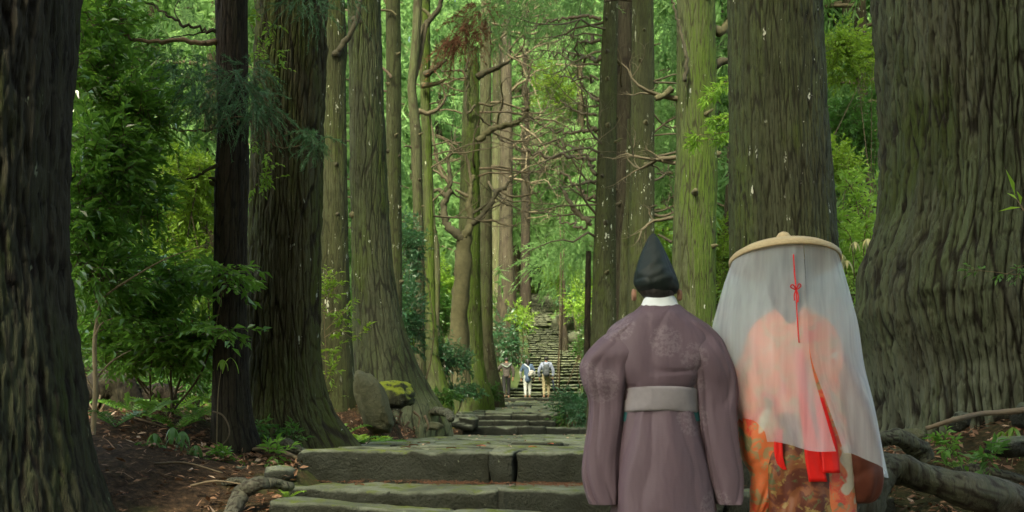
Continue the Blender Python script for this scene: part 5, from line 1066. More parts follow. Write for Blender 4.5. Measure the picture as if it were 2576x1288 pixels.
# ------------------------------------------------------------------ litter on the forest floor (uncountable) and single leaves on the slabs
def scatter(n_, box, seed, keep):
    rs = np.random.default_rng(seed); x = rs.uniform(box[0], box[1], n_); y = box[2] + (box[3] - box[2]) * rs.random(n_) ** 1.3
    k_ = keep(x, y, rs); return x[k_], y[k_], rs
off = lambda x, y, rs: (np.abs(x - xc(y)) - hw(y) > 0.02) & (vn(x * 0.9, y * 0.9, 55) + rs.normal(0, 0.5, len(x)) > -0.35)
x, y, rs = scatter(46000, (-4.6, 5.2, 4.0, 17), 1, off); N = len(x); z = gz(x, y)
ax = rs.normal(0, 1, (N, 3)) * np.array([1, 1, 0.25]); L_ = rs.uniform(0.025, 0.075, N)
lf = leaves(np.stack([x, y, z + 0.015 + 0.03 * rs.random(N)], -1), ax, np.array([0, 0, 1.0]) + rs.normal(0, 0.45, (N, 3)), L_, L_ * 0.45, 0.2, -0.05)
o = part('leaf_litter', lf, M['litter'], smooth=False, label='brown dead leaves strewn over both banks', kind='stuff')
x, y, rs = scatter(30000, (-4.6, 5.2, 4.0, 20), 2, off); N = len(x); z = gz(x, y)
a = rs.uniform(0, 6.28, N); dr = np.stack([np.cos(a), np.sin(a), rs.normal(0.05, 0.15, N)], -1); L_ = rs.uniform(0.05, 0.16, N); b = np.stack([x, y, z + 0.018 + 0.035 * rs.random(N)], -1); sd = nrm(np.cross(dr, [0, 0, 1.0])) * 0.004
md = b + dr * (L_ * 0.5)[:, None] + np.stack([rs.normal(0, .01, N), rs.normal(0, .01, N), rs.uniform(.0, .015, N)], -1)
v = np.stack([b - sd, b + sd, md + sd, md - sd, b + dr * L_[:, None]], 1).reshape(-1, 3); i_ = np.arange(N)[:, None] * 5
o = part('cedar_needles', (v, [i_ + np.array([[0, 1, 2, 3]]), i_ + np.array([[3, 2, 4]])]), M['litter'], smooth=False, label='dry cedar twigs and needles covering both banks', kind='stuff')
x, y, rs = scatter(2600, (-4.2, 4.6, 4.5, 14), 3, off); N = len(x); z = gz(x, y); ax = rs.normal(0, 1, (N, 3)) * np.array([1, 1, 0.3]); L_ = rs.uniform(0.04, 0.09, N)
part('pale_leaf_litter', leaves(np.stack([x, y, z + 0.03], -1), ax, np.array([0, 0, 1.0]) + rs.normal(0, 0.4, (N, 3)), L_, L_ * 0.42, 0.25, -0.1), M['litter_pale'], smooth=False, label='pale curled leaves lying on the brown litter', kind='stuff')
x, y, rs = scatter(2600, (-4.6, 5.2, 4.2, 15), 12, off); N = len(x); a = rs.uniform(0, 6.28, N)
v, f = sprays(np.stack([x, y, gz(x, y) + 0.035], -1), np.stack([np.cos(a), np.sin(a), 0 * a], -1), rs.uniform(0.08, 0.24, N), 22, 0.035, 0.006, rs, 0.05, 0.35)
v[:, 2] = np.maximum(v[:, 2], gz(v[:, 0], v[:, 1]) + 0.008)
part('cedar_sprigs', (v, f), M['cedar_dead'], smooth=False, label='rusty dead cedar sprigs fallen on both banks', kind='stuff')
x, y, rs = scatter(5200, (-9, 9, 16, 46), 5, off); N = len(x); z = gz(x, y); ax = rs.normal(0, 1, (N, 3)) * np.array([1, 1, 0.25]); L_ = rs.uniform(0.08, 0.2, N)
part('leaf_litter', leaves(np.stack([x, y, z + 0.02], -1), ax, np.array([0, 0, 1.0]) + rs.normal(0, 0.4, (N, 3)), L_, L_ * 0.4), M['litter'], smooth=False, label='brown litter on the banks further up the path', kind='stuff')
rs = np.random.default_rng(9); lx = []
for i in range(150):
    y_ = rs.uniform(8, 44); c_, h_ = float(xc(y_)), float(hw(y_)); z_ = float(zland1(y_)) if y_ < 25 else (0.3 if y_ < 32 else float(zland2(y_)))
    if 24.5 < y_ < 32: continue
    lx.append((c_ + rs.uniform(-h_, h_), y_, z_ + 0.025, 0.03 + 0.0022 * y_))
lx = np.array(lx); N = len(lx); part('fallen_leaves', leaves(lx[:, :3], rs.normal(0, 1, (N, 3)) * np.array([1, 1, .2]), np.array([0, 0, 1.0]) + rs.normal(0, .3, (N, 3)), lx[:, 3], lx[:, 3] * 0.5), M['litter_pale'], smooth=False, label='scattered tan leaves on the flagged landings', kind='stuff')
rs = np.random.default_rng(19); bx = np.concatenate([rs.uniform(-1.2, 2.1, 90), rs.uniform(-0.6, 0.5, 60)]); by = np.interp(bx, [-1.38, 2.25], [6.98, 6.35]) + rs.uniform(0.18, 0.5, 150); bz = np.interp(bx, [-1.38, 2.25], [-0.368, -0.385]) + 0.02; a = rs.uniform(0, 6.28, 150)
part('cedar_sprigs', sprays(np.stack([bx, by, bz + 0.01], -1), np.stack([np.cos(a), np.sin(a), 0.1 + 0 * a], -1), rs.uniform(0.05, 0.16, 150), 18, 0.03, 0.004, rs, 0.02, 0.3), M['cedar_dead'], smooth=False, label='rusty cedar sprigs caught on the second slab step', kind='stuff')
FL = [(1020, 1136, 7.75, 'red'), (1040, 1126, 8.5, 'red'), (1135, 1140, 7.55, 'red'), (905, 1222, 7.15, 'red'), (1340, 1128, 7.9, 'red'), (1385, 1115, 9, 'red'), (1210, 1128, 8.2, 'red'), (842, 1272, 6.5, 'pink'), (1065, 1240, 6.9, 'pink'), (1185, 1243, 6.85, 'pink'), (1290, 1224, 6.85, 'pink')]
FLN = ['large red leaf on the top slab, leftmost', 'red leaf on the landing behind the leftmost red leaf', 'small red leaf on the edge of the top slab', 'round rust leaf on the second step', 'rust leaf on the landing near the robed man', 'rust leaf further back on the landing', 'red leaf by an open joint of the landing', 'pinkish leaf on the lowest visible step', 'pale curled leaf on the front of the second step', 'dark curled leaf at the joint of the second step', 'pink leaf on the second step near the robed man']
M['pink_leaf'] = plain_mat('pinkish dead leaf', (0.30, 0.15, 0.12), 0.6, 0.3, 20)
for i, (u, v, d, c_) in enumerate(FL):
    rs = np.random.default_rng(870 + i); p_ = P(u, v, d); z_ = {True: float(zland1(d)) + 0.02}.get(d > 7.3, None)
    if z_ is not None: p_[2] = z_
    a = rs.uniform(0, 6.28); l = 0.07; s_ = np.linspace(0, 1, 7); d0 = np.array([math.cos(a), math.sin(a), 0]); sd = np.array([-d0[1], d0[0], 0])
    ctr = p_ + d0 * ((s_ - 0.5) * l)[:, None] + np.array([0, 0, 1]) * (0.004 * np.cos((s_ - 0.5) * 4) + 0.006)[:, None]; wd = 0.5 * l * 0.62 * np.sin(np.pi * (0.05 + 0.9 * s_))
    vv = np.concatenate([ctr - sd * wd[:, None] + np.array([0, 0, .006]), ctr, ctr + sd * wd[:, None] + np.array([0, 0, .003])]); i6 = np.arange(6)
    part('fallen_leaf', (vv, np.concatenate([np.stack([i6, i6 + 1, i6 + 8, i6 + 7], -1), np.stack([i6 + 7, i6 + 8, i6 + 15, i6 + 14], -1)])), M[c_ + '_leaf'], loc=tuple(p_), label=FLN[i], cat='leaf', group='single leaves on the slabs')
# ------------------------------------------------------------------ people
def skin_obj(name, verts, edges, radii, mat, parent=None, root=0, loc=None, sub=2, **tg):
    org = ORG[parent] if parent is not None else np.array(loc, float)
    me = bpy.data.meshes.new(name); me.from_pydata([tuple(np.array(v) - org) for v in verts], edges, []); me.update()
    o = bpy.data.objects.new(name, me); COL.objects.link(o)
    if parent is not None: o.parent = parent
    else: o.location = tuple(org)
    ORG[o] = org
    sk = o.modifiers.new('skin', 'SKIN'); sk.use_smooth_shade = True
    o.modifiers.new('sub', 'SUBSURF').levels = sub; o.modifiers['sub'].render_levels = sub
    for i, r in enumerate(radii):
        dv = me.skin_vertices[0].data[i]; dv.radius = (r, r) if not hasattr(r, '__len__') else r; dv.use_root = (i == root)
    me.materials.append(mat)
    return tagit(o, **tg)
def fig(J, chain_defs):
    """J: joint name -> (pos, radius); chain_defs: lists of joint names"""
    names, vs, rs_, ed = {}, [], [], []
    for ch in chain_defs:
        for a in ch:
            if a not in names: names[a] = len(vs); vs.append(J[a][0]); rs_.append(J[a][1])
        for a, b in zip(ch, ch[1:]): ed.append((names[a], names[b]))
    return vs, ed, rs_
def skel(x, y, z, h, stride=0.12, armsw=0.1, elbow=0.06, arms=None, heading=0.0, lift=0.0):
    """standing / walking skeleton seen from behind, facing +Y; z is the sole height, h the stature"""
    def p(a, b, c): return np.array([x + a * h, y + b * h, z + c * h])
    J = {'pelvis': (p(0, 0, .53), .078 * h), 'waist': (p(0, .005, .60), .072 * h), 'chest': (p(0, .01, .72), .078 * h), 'neckb': (p(0, .01, .825), .038 * h), 'neck': (p(0, .02, .86), .032 * h), 'skull': (p(0, .03, .92), .056 * h), 'crown': (p(0, .025, .965), .045 * h)}
    for s, n in ((-1, 'l'), (1, 'r')):
        J[n + 'hip'] = (p(s * .052, 0, .50), .058 * h); J[n + 'knee'] = (p(s * .055, s * stride * .5 + .02, .28), .036 * h); J[n + 'ankle'] = (p(s * .055, s * stride - .02, .05 + (lift if s < 0 else 0)), .022 * h)
        J[n + 'heel'] = (p(s * .056, s * stride - .025, .02 + (lift if s < 0 else 0)), .022 * h); J[n + 'toe'] = (p(s * .062, s * stride + .095, .013 + (lift if s < 0 else 0)), .018 * h)
        J[n + 'sho'] = (p(s * .105, .005, .80), .042 * h); J[n + 'elb'] = (p(s * (.125 + elbow), -s * armsw * .4 + .01, .635), .025 * h); J[n + 'wri'] = (p(s * (.13 + elbow * .6), -s * armsw + .05, .50), .017 * h); J[n + 'hand'] = (p(s * (.13 + elbow * .5), -s * armsw + .06, .455), .020 * h); J[n + 'fin'] = (p(s * (.128 + elbow * .5), -s * armsw + .065, .405), .010 * h); J[n + 'thu'] = (p(s * (.11 + elbow * .5), -s * armsw + .075, .445), .008 * h)
    if arms:
        for k_, (a, b, c) in arms.items(): J[k_] = (p(a, b, c), J[k_][1])
    return J
BODY = [['pelvis', 'waist', 'chest', 'neckb', 'neck', 'skull', 'crown']] + [[a for a in ch] for n_ in 'lr' for ch in (['pelvis', n_ + 'hip', n_ + 'knee', n_ + 'ankle', n_ + 'heel', n_ + 'toe'], ['chest', n_ + 'sho', n_ + 'elb', n_ + 'wri', n_ + 'hand', n_ + 'fin'], [n_ + 'hand', n_ + 'thu'])]
def garment(J, chains, grow):
    v, e, r = fig(J, chains); return v, e, [a + (grow[k_] if isinstance(grow, list) else grow) for k_, a in enumerate(r)]
M['skin'] = plain_mat('skin', (0.30, 0.165, 0.11), 0.55, 0.15, 30, 0.35, 0.1)
M['hair'] = plain_mat('black hair', (0.012, 0.010, 0.009), 0.5, 0.5, 60, 0.5, 0.6, stretch=(1, 1, 0.1))
def cloth(name, col, var=0.2, rough=0.8, sheen=0.0, col2=None, scale=40): 
    k_ = NT(name); o_ = k_.obj(); n_ = k_.noise(o_, scale, 3, 0.6); n2 = k_.noise(k_.map(o_, (5, 5, 1.2)), 1.0, 3)
    c_ = k_.mix(n_, tuple(x * (1 - var) for x in col), col2 or tuple(min(1, x * (1 + var)) for x in col))
    return k_.done(k_.bsdf(c_, rough, k_.bump(n2, 0.5, 0.05), 0.25))

def loft(rows, ns, nr, fold=0.0, nf=9, seed=0, pw=2.3, fgrow=(1, 1), cap=False, shear=None, pleat=0, pamp=0.0):
    """rows: (v, uL, uR, half depth m, centre distance); horizontal rings, vertical folds"""
    A = np.array([[(V0 - v) * d / F, ((a + b) / 2 - U0) * d / F, (b - a) / 2 * d / F, hd, d] for v, a, b, hd, d in rows])
    q = spline(A, nr); th = np.linspace(0, 2 * np.pi, ns, endpoint=False)[None]
    c, s = np.cos(th), np.sin(th); cc = np.sign(c) * np.abs(c) ** (2 / pw); sn = np.sign(s) * np.abs(s) ** (2 / pw)
    t = np.linspace(0, 1, nr)[:, None]; g = fgrow[0] + (fgrow[1] - fgrow[0]) * t
    tt = th / (2 * np.pi)
    fo = fold * g * (vn(tt * nf + 0.35 * vn(tt * 3, t * 3, seed + 4, 3), t * 2.2, seed, nf) + 0.5 * vn(tt * nf * 2, t * 4, seed + 7, nf * 2))
    if pleat:
        w_ = tt * pleat + 0.7 * vn(tt * 2 + seed, t * 1.6, seed + 21) + 0.25 * vn(tt * 7, t * 5, seed + 23); tri = np.abs(2 * (w_ - np.floor(w_)) - 1) ** 0.75 - 0.5
        fo = fo + pamp * g * tri * (0.55 + 0.6 * vn(tt * 4 + seed, t * 1.2, seed + 25))
    cn = vn(tt * nf * 0.8 + 0.8 * t, t * 1.7 + 0.5 * tt, seed + 13, None) ; fo = fo - fold * 0.7 * g * np.exp(-(cn / 0.07) ** 2) * ss(0.0, 0.1, tt) * ss(1.0, 0.9, tt)
    x = q[:, 1:2] + (q[:, 2:3] + fo) * cc; y = q[:, 4:5] + (q[:, 3:4] + fo) * sn; z = q[:, 0:1] + 0 * x
    if shear is not None: z = z + shear(th, t)
    v = np.stack([x, y, z], -1).reshape(-1, 3); f = [grid_faces(nr, ns, True)]
    if cap:
        n0 = len(v); v = np.concatenate([v, [v[:ns].mean(0)], [v[-ns:].mean(0)]]); k_ = np.arange(ns)
        f.append(np.concatenate([np.stack([np.full(ns, n0), (k_ + 1) % ns, k_], -1), np.stack([np.full(ns, n0 + 1), (nr - 1) * ns + k_, (nr - 1) * ns + (k_ + 1) % ns], -1)]))
    return v, f

# --- the robed man
DM = 5.2
k = NT('purple grey brocade'); o_ = k.obj(); 
gq = k.n('ShaderNodeNewGeometry').outputs['Position']
vor = k.n('ShaderNodeTexVoronoi', Scale=4.6); k.l(k.map(gq, (1, 0.0, 1), (0.05, 0, 0.13)), vor.inputs['Vector'])
mot = k.math('MULTIPLY', k.step(vor.outputs['Distance'], 0.42, 0.36), k.step(k.noise(k.map(gq, (60, 60, 60)), 1, 3, 0.7), 0.42, 0.56))
wv = k.noise(k.map(gq, (30, 30, 200)), 1, 2); 
c = k.mix(k.math('MULTIPLY', mot, 0.45), (0.098, 0.068, 0.085), (0.20, 0.165, 0.185))
c = k.mix(k.math('MULTIPLY', wv, 0.25), c, (0.118, 0.075, 0.10))
M['robe'] = k.done(k.bsdf(c, 0.58, k.bump(k.math('ADD', k.noise(k.map(gq, (8, 8, 2.5)), 1, 3, 0.5), k.math('MULTIPLY', wv, 0.03)), 0.5, 0.04), 0.28))
M['belt'] = cloth('grey woven sash', (0.205, 0.190, 0.205), 0.15, 0.6)
M['white_cloth'] = cloth('white silk collar', (0.66, 0.72, 0.74), 0.05, 0.6)
M['black_cloth'] = plain_mat('black lacquered gauze', (0.007, 0.014, 0.012), 0.6, 0.3, 30, 0.3, 0.25)
M['teal'] = cloth('teal under robe', (0.02, 0.10, 0.11), 0.2, 0.7)
JM = skel(0.70, DM, -0.84, 1.70, 0.10, 0.02, 0.05, arms={'lelb': (-.19, -.01, .62), 'relb': (.19, -.01, .62), 'lwri': (-.165, .02, .49), 'rwri': (.165, .02, .49), 'lhand': (-.16, .03, .45), 'rhand': (.16, .03, .45), 'lfin': (-.155, .035, .40), 'rfin': (.155, .035, .40), 'lthu': (-.14, .05, .44), 'rthu': (.14, .05, .44), 'skull': (-.008, .035, .915), 'crown': (-.008, .03, .955), 'lsho': (-.075, .01, .78), 'rsho': (.075, .01, .78)})
man = skin_obj('person', *fig(JM, BODY), M['skin'], loc=(0.70, DM, -0.84), label='person in purple grey robe, grey sash and tall black pointed hat, walking uphill', cat='person')
part('robe_back', loft([(768, 1612, 1710, .060, DM), (782, 1596, 1724, .085, DM), (798, 1570, 1746, .105, DM), (830, 1530, 1790, .125, DM), (880, 1518, 1806, .145, DM), (930, 1532, 1790, .155, DM), (965, 1552, 1768, .150, DM), (985, 1564, 1756, .140, DM), (1008, 1566, 1754, .132, DM)], 160, 80, 0.009, 7, 3, 2.3, (0.25, 1.6), pleat=12, pamp=0.012), M['robe'], man)
part('robe_skirt', loft([(1000, 1566, 1752, .130, DM), (1040, 1560, 1756, .142, DM), (1120, 1551, 1772, .165, DM), (1200, 1546, 1786, .175, DM), (1288, 1542, 1800, .185, DM), (1400, 1536, 1812, .20, DM), (1505, 1530, 1820, .205, DM)], 160, 70, 0.013, 6, 9, 2.3, (0.4, 1.6), pleat=9, pamp=0.018), M['robe'], man)
sl = part('sleeve', loft([(792, 1600, 1650, .05, DM), (815, 1560, 1660, .10, DM), (850, 1508, 1640, .105, DM), (890, 1470, 1612, 0.095, DM - .035), (925, 1454, 1592, 0.078, DM - .045), (965, 1462, 1580, 0.078, DM - .045), (1010, 1479, 1570, 0.058, DM - .045), (1070, 1477, 1564, 0.058, DM - .045), (1130, 1468, 1559, 0.058, DM - .045), (1190, 1464, 1556, 0.058, DM - .045), (1240, 1474, 1552, 0.058, DM - .045), (1268, 1484, 1550, 0.058, DM - .045)], 110, 100, 0.010, 6, 21, 3.2, (0.2, 1.3), pleat=7, pamp=0.015), M['robe'], man)
part('sleeve', loft([(792, 1670, 1718, .05, DM), (815, 1668, 1770, .10, DM), (850, 1690, 1808, .105, DM), (890, 1716, 1828, 0.095, DM - .035), (935, 1735, 1846, 0.078, DM - .045), (985, 1748, 1854, 0.058, DM - .045), (1040, 1756, 1852, 0.058, DM - .045), (1130, 1768, 1860, 0.058, DM - .045), (1200, 1782, 1868, 0.058, DM - .045), (1250, 1800, 1862, 0.058, DM - .045), (1268, 1810, 1856, 0.058, DM - .045)], 110, 100, 0.010, 6, 27, 3.2, (0.2, 1.3), pleat=7, pamp=0.015), M['robe'], man)
part('under_robe', loft([(950, 1556, 1764, .12, DM), (1010, 1556, 1764, .125, DM), (1060, 1550, 1768, .13, DM)], 48, 12, 0.003, 7, 30), M['teal'], man)
part('sash', loft([(974, 1559, 1757, .150, DM), (980, 1556, 1760, .154, DM), (1004, 1555, 1761, .154, DM), (1028, 1556, 1760, .153, DM), (1034, 1560, 1758, .148, DM)], 80, 14, 0.003, 9, 33, 2.2, shear=lambda th, t: -0.012 * np.cos(th) ** 2), M['belt'], man)
part('collar', loft([(748, 1630, 1694, .055, DM), (752, 1620, 1700, .064, DM), (766, 1613, 1706, .070, DM), (782, 1606, 1712, .074, DM), (792, 1604, 1716, .074, DM)], 48, 16, 0.002, 6, 35, 2.0, shear=lambda th, t: 0.012 * (np.sin(th) < 0) * np.abs(np.sin(th))), M['white_cloth'], man)
v, f = loft([(588, 1641, 1648, .004, DM + .03), (598, 1633, 1654, .02, DM + .03), (615, 1624, 1664, .045, DM + .03), (640, 1612, 1677, .070, DM + .02), (668, 1601, 1690, .092, DM + .01), (692, 1595, 1699, .104, DM), (712, 1594, 1704, .106, DM), (728, 1602, 1704, .098, DM), (740, 1616, 1698, .082, DM + .01)], 96, 60, 0.006, 7, 40, 2.1, cap=True, pleat=4, pamp=0.0025)
c0 = v[:, 2]; v = v.copy(); ang = (v[:, 2] - 0.62) * 60 + (v[:, 0] - 0.68) * -26

for zc_, sl_, am_ in ((0.690, 0.35, 0.010), (0.735, 0.55, 0.008), (0.80, 0.7, 0.006)):
    crs = np.exp(-(((v[:, 2] - zc_) - sl_ * (v[:, 0] - 0.69)) / 0.02) ** 2) * (v[:, 0] < 0.74); v[:, 1] -= am_ * crs * (v[:, 1] < DM)

hat = part('hat', (v, f), M['black_cloth'], man)
for s, u, vv in ((-1, 1600, 742), (1, 1704, 742)):
    th = np.linspace(0, 2 * np.pi, 12, endpoint=False); e = P(u + s * 6, vv, DM - .0)
    ring = lambda r, dx: e + np.stack([s * (dx + 0 * th) + 0.5 * r * np.abs(np.cos(th)) * s * .3, 0.75 * r * np.cos(th), r * np.sin(th) * 1.25], -1)
    vv_ = np.concatenate([ring(.018, -.014), ring(.023, -.002), ring(.021, .006), ring(.010, .0)]); part('ear', (vv_, grid_faces(4, 12, True)), M['skin'], man)
part('nape_hair', loft([(722, 1606, 1700, .092, DM + .005), (742, 1614, 1696, .086, DM + .005), (757, 1628, 1686, .075, DM + .012)], 40, 8, 0.001, 9, 44), M['hair'], man)

# --- the veiled walker
DL = 5.3
lady = skin_obj('person', *fig(skel(1.34, DL, -0.82, 1.60, 0.10, 0.0, 0.03, arms={'lwri': (-.10, .12, .56), 'rwri': (.12, .12, .56), 'lhand': (-.07, .16, .57), 'rhand': (.10, .16, .57), 'lfin': (-.03, .18, .57), 'rfin': (.06, .18, .57), 'lthu': (-.05, .16, .60), 'rthu': (.07, .16, .60)}), BODY), M['skin'], loc=(1.34, DL, -0.82), label='person under a straw hat with long white translucent veil over red brocade kimono', cat='person')
k = NT('red brocade'); g_ = k.n('ShaderNodeNewGeometry').outputs['Position']
n1 = k.noise(k.map(g_, (9, 9, 9)), 1, 4, 0.65, 0.8); n2 = k.noise(k.map(g_, (17, 17, 17), (3, 3, 1)), 1, 4, 0.65, 1.0); n3 = k.noise(k.map(g_, (30, 30, 30)), 1, 3, 0.6)
c = k.mix(k.step(n1, 0.40, 0.5), (0.62, 0.055, 0.035), (0.70, 0.17, 0.06)); c = k.mix(k.step(n2, 0.52, 0.60), c, (0.36, 0.27, 0.13)); c = k.mix(k.step(k.noise(k.map(g_, (9, 9, 9), (7, 1, 4)), 1, 3, 0.6, 0.8), 0.58, 0.64), c, (0.17, 0.20, 0.10)); c = k.mix(k.step(k.noise(k.map(g_, (8, 8, 8), (1, 9, 4)), 1, 2, 0.5, 0.5), 0.60, 0.66), c, (0.55, 0.50, 0.38))
c = k.mix(k.math('MULTIPLY', n3, 0.4), c, (0.20, 0.05, 0.02))
M['kimono'] = k.done(k.bsdf(c, 0.5, k.bump(n3, 0.2, 0.01), 0.4))
M['maroon'] = cloth('dark maroon silk', (0.075, 0.016, 0.012), 0.4, 0.5, col2=(0.16, 0.05, 0.03), scale=12)
M['gold_brocade'] = cloth('brown gold brocade', (0.035, 0.016, 0.008), 0.4, 0.5, col2=(0.13, 0.075, 0.025), scale=26)
k = NT('dark gold brocade'); g_ = k.n('ShaderNodeNewGeometry').outputs['Position']
c = k.mix(k.step(k.noise(k.map(g_, (10, 10, 10), (2, 5, 1)), 1, 3, 0.6, 0.8), 0.46, 0.56), (0.085, 0.020, 0.012), (0.17, 0.055, 0.020)); c = k.mix(k.step(k.noise(k.map(g_, (16, 16, 16), (8, 5, 1)), 1, 4, 0.65, 1.0), 0.54, 0.62), c, (0.24, 0.16, 0.055)); c = k.mix(k.step(k.noise(k.map(g_, (12, 12, 12), (3, 2, 7)), 1, 4, 0.6, 1.0), 0.58, 0.65), c, (0.075, 0.085, 0.035))
M['gold_brocade'] = k.done(k.bsdf(c, 0.55, None, 0.35))
M['red_silk'] = cloth('scarlet silk', (0.60, 0.012, 0.012), 0.1, 0.45)
M['straw'] = plain_mat('fine straw', (0.40, 0.31, 0.17), 0.6, 0.3, 60, 0.3, 0.4, col2=(0.58, 0.47, 0.28), stretch=(1, 1, 4))
part('kimono', loft([(762, 1965, 2022, .05, DL), (780, 1946, 2042, .07, DL), (800, 1915, 2074, .10, DL), (830, 1890, 2100, .13, DL), (880, 1876, 2118, .16, DL), (960, 1872, 2130, .18, DL), (1060, 1890, 2140, .19, DL), (1160, 1912, 2146, .19, DL), (1288, 1935, 2145, .19, DL), (1400, 1930, 2145, .18, DL), (1500, 1935, 2140, .17, DL)], 90, 80, 0.015, 9, 51, 2.2, (0.4, 1.3)), M['kimono'], lady)
part('sleeve', loft([(856, 1892, 1950, .05, DL), (890, 1868, 1955, .09, DL), (930, 1852, 1960, .13, DL), (1000, 1848, 1965, .14, DL - .03), (1080, 1856, 1975, .13, DL - .05), (1150, 1866, 1985, .11, DL - .06), (1190, 1880, 1985, .09, DL - .06), (1240, 1878, 1960, .08, DL - .05), (1290, 1880, 1935, .06, DL - .04)], 60, 50, 0.012, 7, 57, 2.2, (0.3, 1.4)), M['kimono'], lady)
part('sleeve', loft([(856, 2040, 2098, .05, DL), (890, 2045, 2128, .09, DL), (930, 2050, 2150, .13, DL), (1000, 2064, 2180, .14, DL - .02), (1090, 2086, 2205, .13, DL - .02), (1170, 2100, 2218, .12, DL - .02), (1225, 2108, 2216, .10, DL - .02), (1258, 2122, 2200, .07, DL - .02), (1266, 2140, 2185, .03, DL - .02)], 60, 50, 0.012, 7, 59, 2.2, (0.3, 1.2)), M['maroon'], lady)
part('kimono_panel', loft([(1040, 1935, 2090, .09, DL - .12), (1150, 1930, 2095, .09, DL - .125), (1230, 1932, 2100, .09, DL - .12), (1330, 1935, 2100, .09, DL - .12), (1450, 1940, 2095, .09, DL - .12)], 80, 40, 0.014, 9, 61, pleat=11, pamp=0.02), M['gold_brocade'], lady)
def ribbon(pts, d, wd, mat, parent, seed=0, name='sash_tail', n=24):
    q = spline([P(u, v, d + (x[0] if x else 0)) for u, v, *x in pts], n); m_ = 7; s_ = np.linspace(-0.5, 0.5, m_)
    w_ = np.interp(np.linspace(0, 1, n), np.linspace(0, 1, len(wd)), wd)[:, None] * d / F
    x = q[:, 0:1] + s_[None] * w_; y = q[:, 1:2] + 0.006 * vn(s_[None] * 5, np.linspace(0, 3, n)[:, None], seed); z = q[:, 2:3] + 0 * x
    fr_ = np.stack([x, y - .003, z], -1).reshape(-1, 3); bk = np.stack([x, y + .003, z], -1).reshape(-1, 3); g1 = grid_faces(n, m_)
    rim = np.concatenate([np.arange(m_), np.arange(1, n) * m_ + m_ - 1, (n - 1) * m_ + np.arange(m_ - 2, -1, -1), np.arange(n - 2, 0, -1) * m_]); r2 = np.roll(rim, -1)
    return part(name, (np.concatenate([fr_, bk]), [g1, g1[:, ::-1] + n * m_, np.stack([rim, rim + n * m_, r2 + n * m_, r2], -1)]), mat, parent)
ribbon([(2012, 880), (2018, 950), (2026, 1030), (2038, 1100), (2048, 1160), (2058, 1212)], DL - .225, [14, 22, 26, 36, 44, 46], M['red_silk'], lady, 3)
ribbon([(2060, 1000), (2072, 1060), (2085, 1120), (2092, 1190)], DL - .24, [20, 34, 42, 44], M['red_silk'], lady, 5)
ribbon([(1960, 1080), (1958, 1130), (1964, 1165), (1975, 1182)], DL - .20, [18, 22, 18, 10], M['red_silk'], lady, 7, 'sleeve_lining')
part('hair', loft([(648, 1955, 2015, .05, DL), (665, 1935, 2035, .085, DL), (700, 1928, 2042, .10, DL), (745, 1936, 2034, .085, DL - .01), (775, 1952, 2018, .06, DL - .04), (800, 1966, 2006, .04, DL - .09), (812, 1976, 2000, .02, DL - .11)], 48, 40, 0.004, 14, 63, 2.0, cap=True), M['hair'], lady)
# hat, dipped forward
def revolve(prof, n=72):
    pr = np.array(prof, float); th = np.linspace(0, 2 * np.pi, n, endpoint=False)
    v = np.stack([pr[:, 0:1] * np.cos(th), pr[:, 0:1] * np.sin(th), pr[:, 1:2] + 0 * th[None]], -1).reshape(-1, 3)
    return v, grid_faces(len(pr), n, True)
HC = P(1974, 655, DL); ht = R(12)
def tilt(v): return np.stack([v[:, 0], v[:, 1] * math.cos(ht) + v[:, 2] * math.sin(ht), -v[:, 1] * math.sin(ht) + v[:, 2] * math.cos(ht)], -1) + HC
v, f = revolve([(.001, .045), (.12, .036), (.20, .016), (.252, -.012), (.258, -.018), (.262, -.014), (.262, .006), (.255, .014), (.22, .036), (.16, .056), (.10, .068), (.05, .074), (.030, .077)])
hat2 = part('straw_hat', (tilt(v), f), M['straw'], lady)
v, f = revolve([(.034, .070), (.030, .086), (.037, .100), (.035, .118), (.024, .134), (.010, .142), (.001, .143)], 28)
part('hat_knob', (tilt(v), f), M['straw'], hat2)
# veil: one sheet hung from the rim with an opening down the back
k = NT('sheer white veil'); o_ = k.n('ShaderNodeNewGeometry').outputs['Position']
df = k.n('ShaderNodeBsdfDiffuse'); df.inputs[0].default_value = (0.86, 0.95, 1.0, 1); tl_ = k.n('ShaderNodeBsdfTranslucent'); tl_.inputs[0].default_value = (0.86, 0.95, 1.0, 1)
mx = k.n('ShaderNodeMixShader'); mx.inputs[0].default_value = 0.5; k.l(df.outputs[0], mx.inputs[1]); k.l(tl_.outputs[0], mx.inputs[2])
tr_ = k.n('ShaderNodeBsdfTransparent'); m2 = k.n('ShaderNodeMixShader'); 
k.l(k.math('ADD', 0.22, k.math('MULTIPLY', k.noise(k.map(o_, (30, 30, 1.2)), 1, 3), 0.34)), m2.inputs[0]); k.l(tr_.outputs[0], m2.inputs[1]); k.l(mx.outputs[0], m2.inputs[2])
M['veil'] = k.done(m2.outputs[0])
nr, ns = 90, 170
A = np.array([[(V0 - v) * DL / F, ((a + b) / 2 - U0) * DL / F, (b - a) / 2 * DL / F, hd] for v, a, b, hd in [(648, 1846, 2104, .238), (675, 1836, 2116, .245), (720, 1822, 2130, .255), (790, 1806, 2144, .27), (850, 1796, 2154, .28), (920, 1798, 2166, .29), (1000, 1820, 2186, .30), (1080, 1850, 2206, .31), (1135, 1868, 2222, .315)]])
q = spline(A, nr); t = np.linspace(0, 1, nr)[:, None]; s_ = np.linspace(0, 1, ns)[None]
gap = 0.004 + 0.055 * ss(0.42, 0.95, t)
a0 = -np.pi / 2 + 0.10
th = a0 + gap + s_ * (2 * np.pi - 2 * gap)
tt = s_
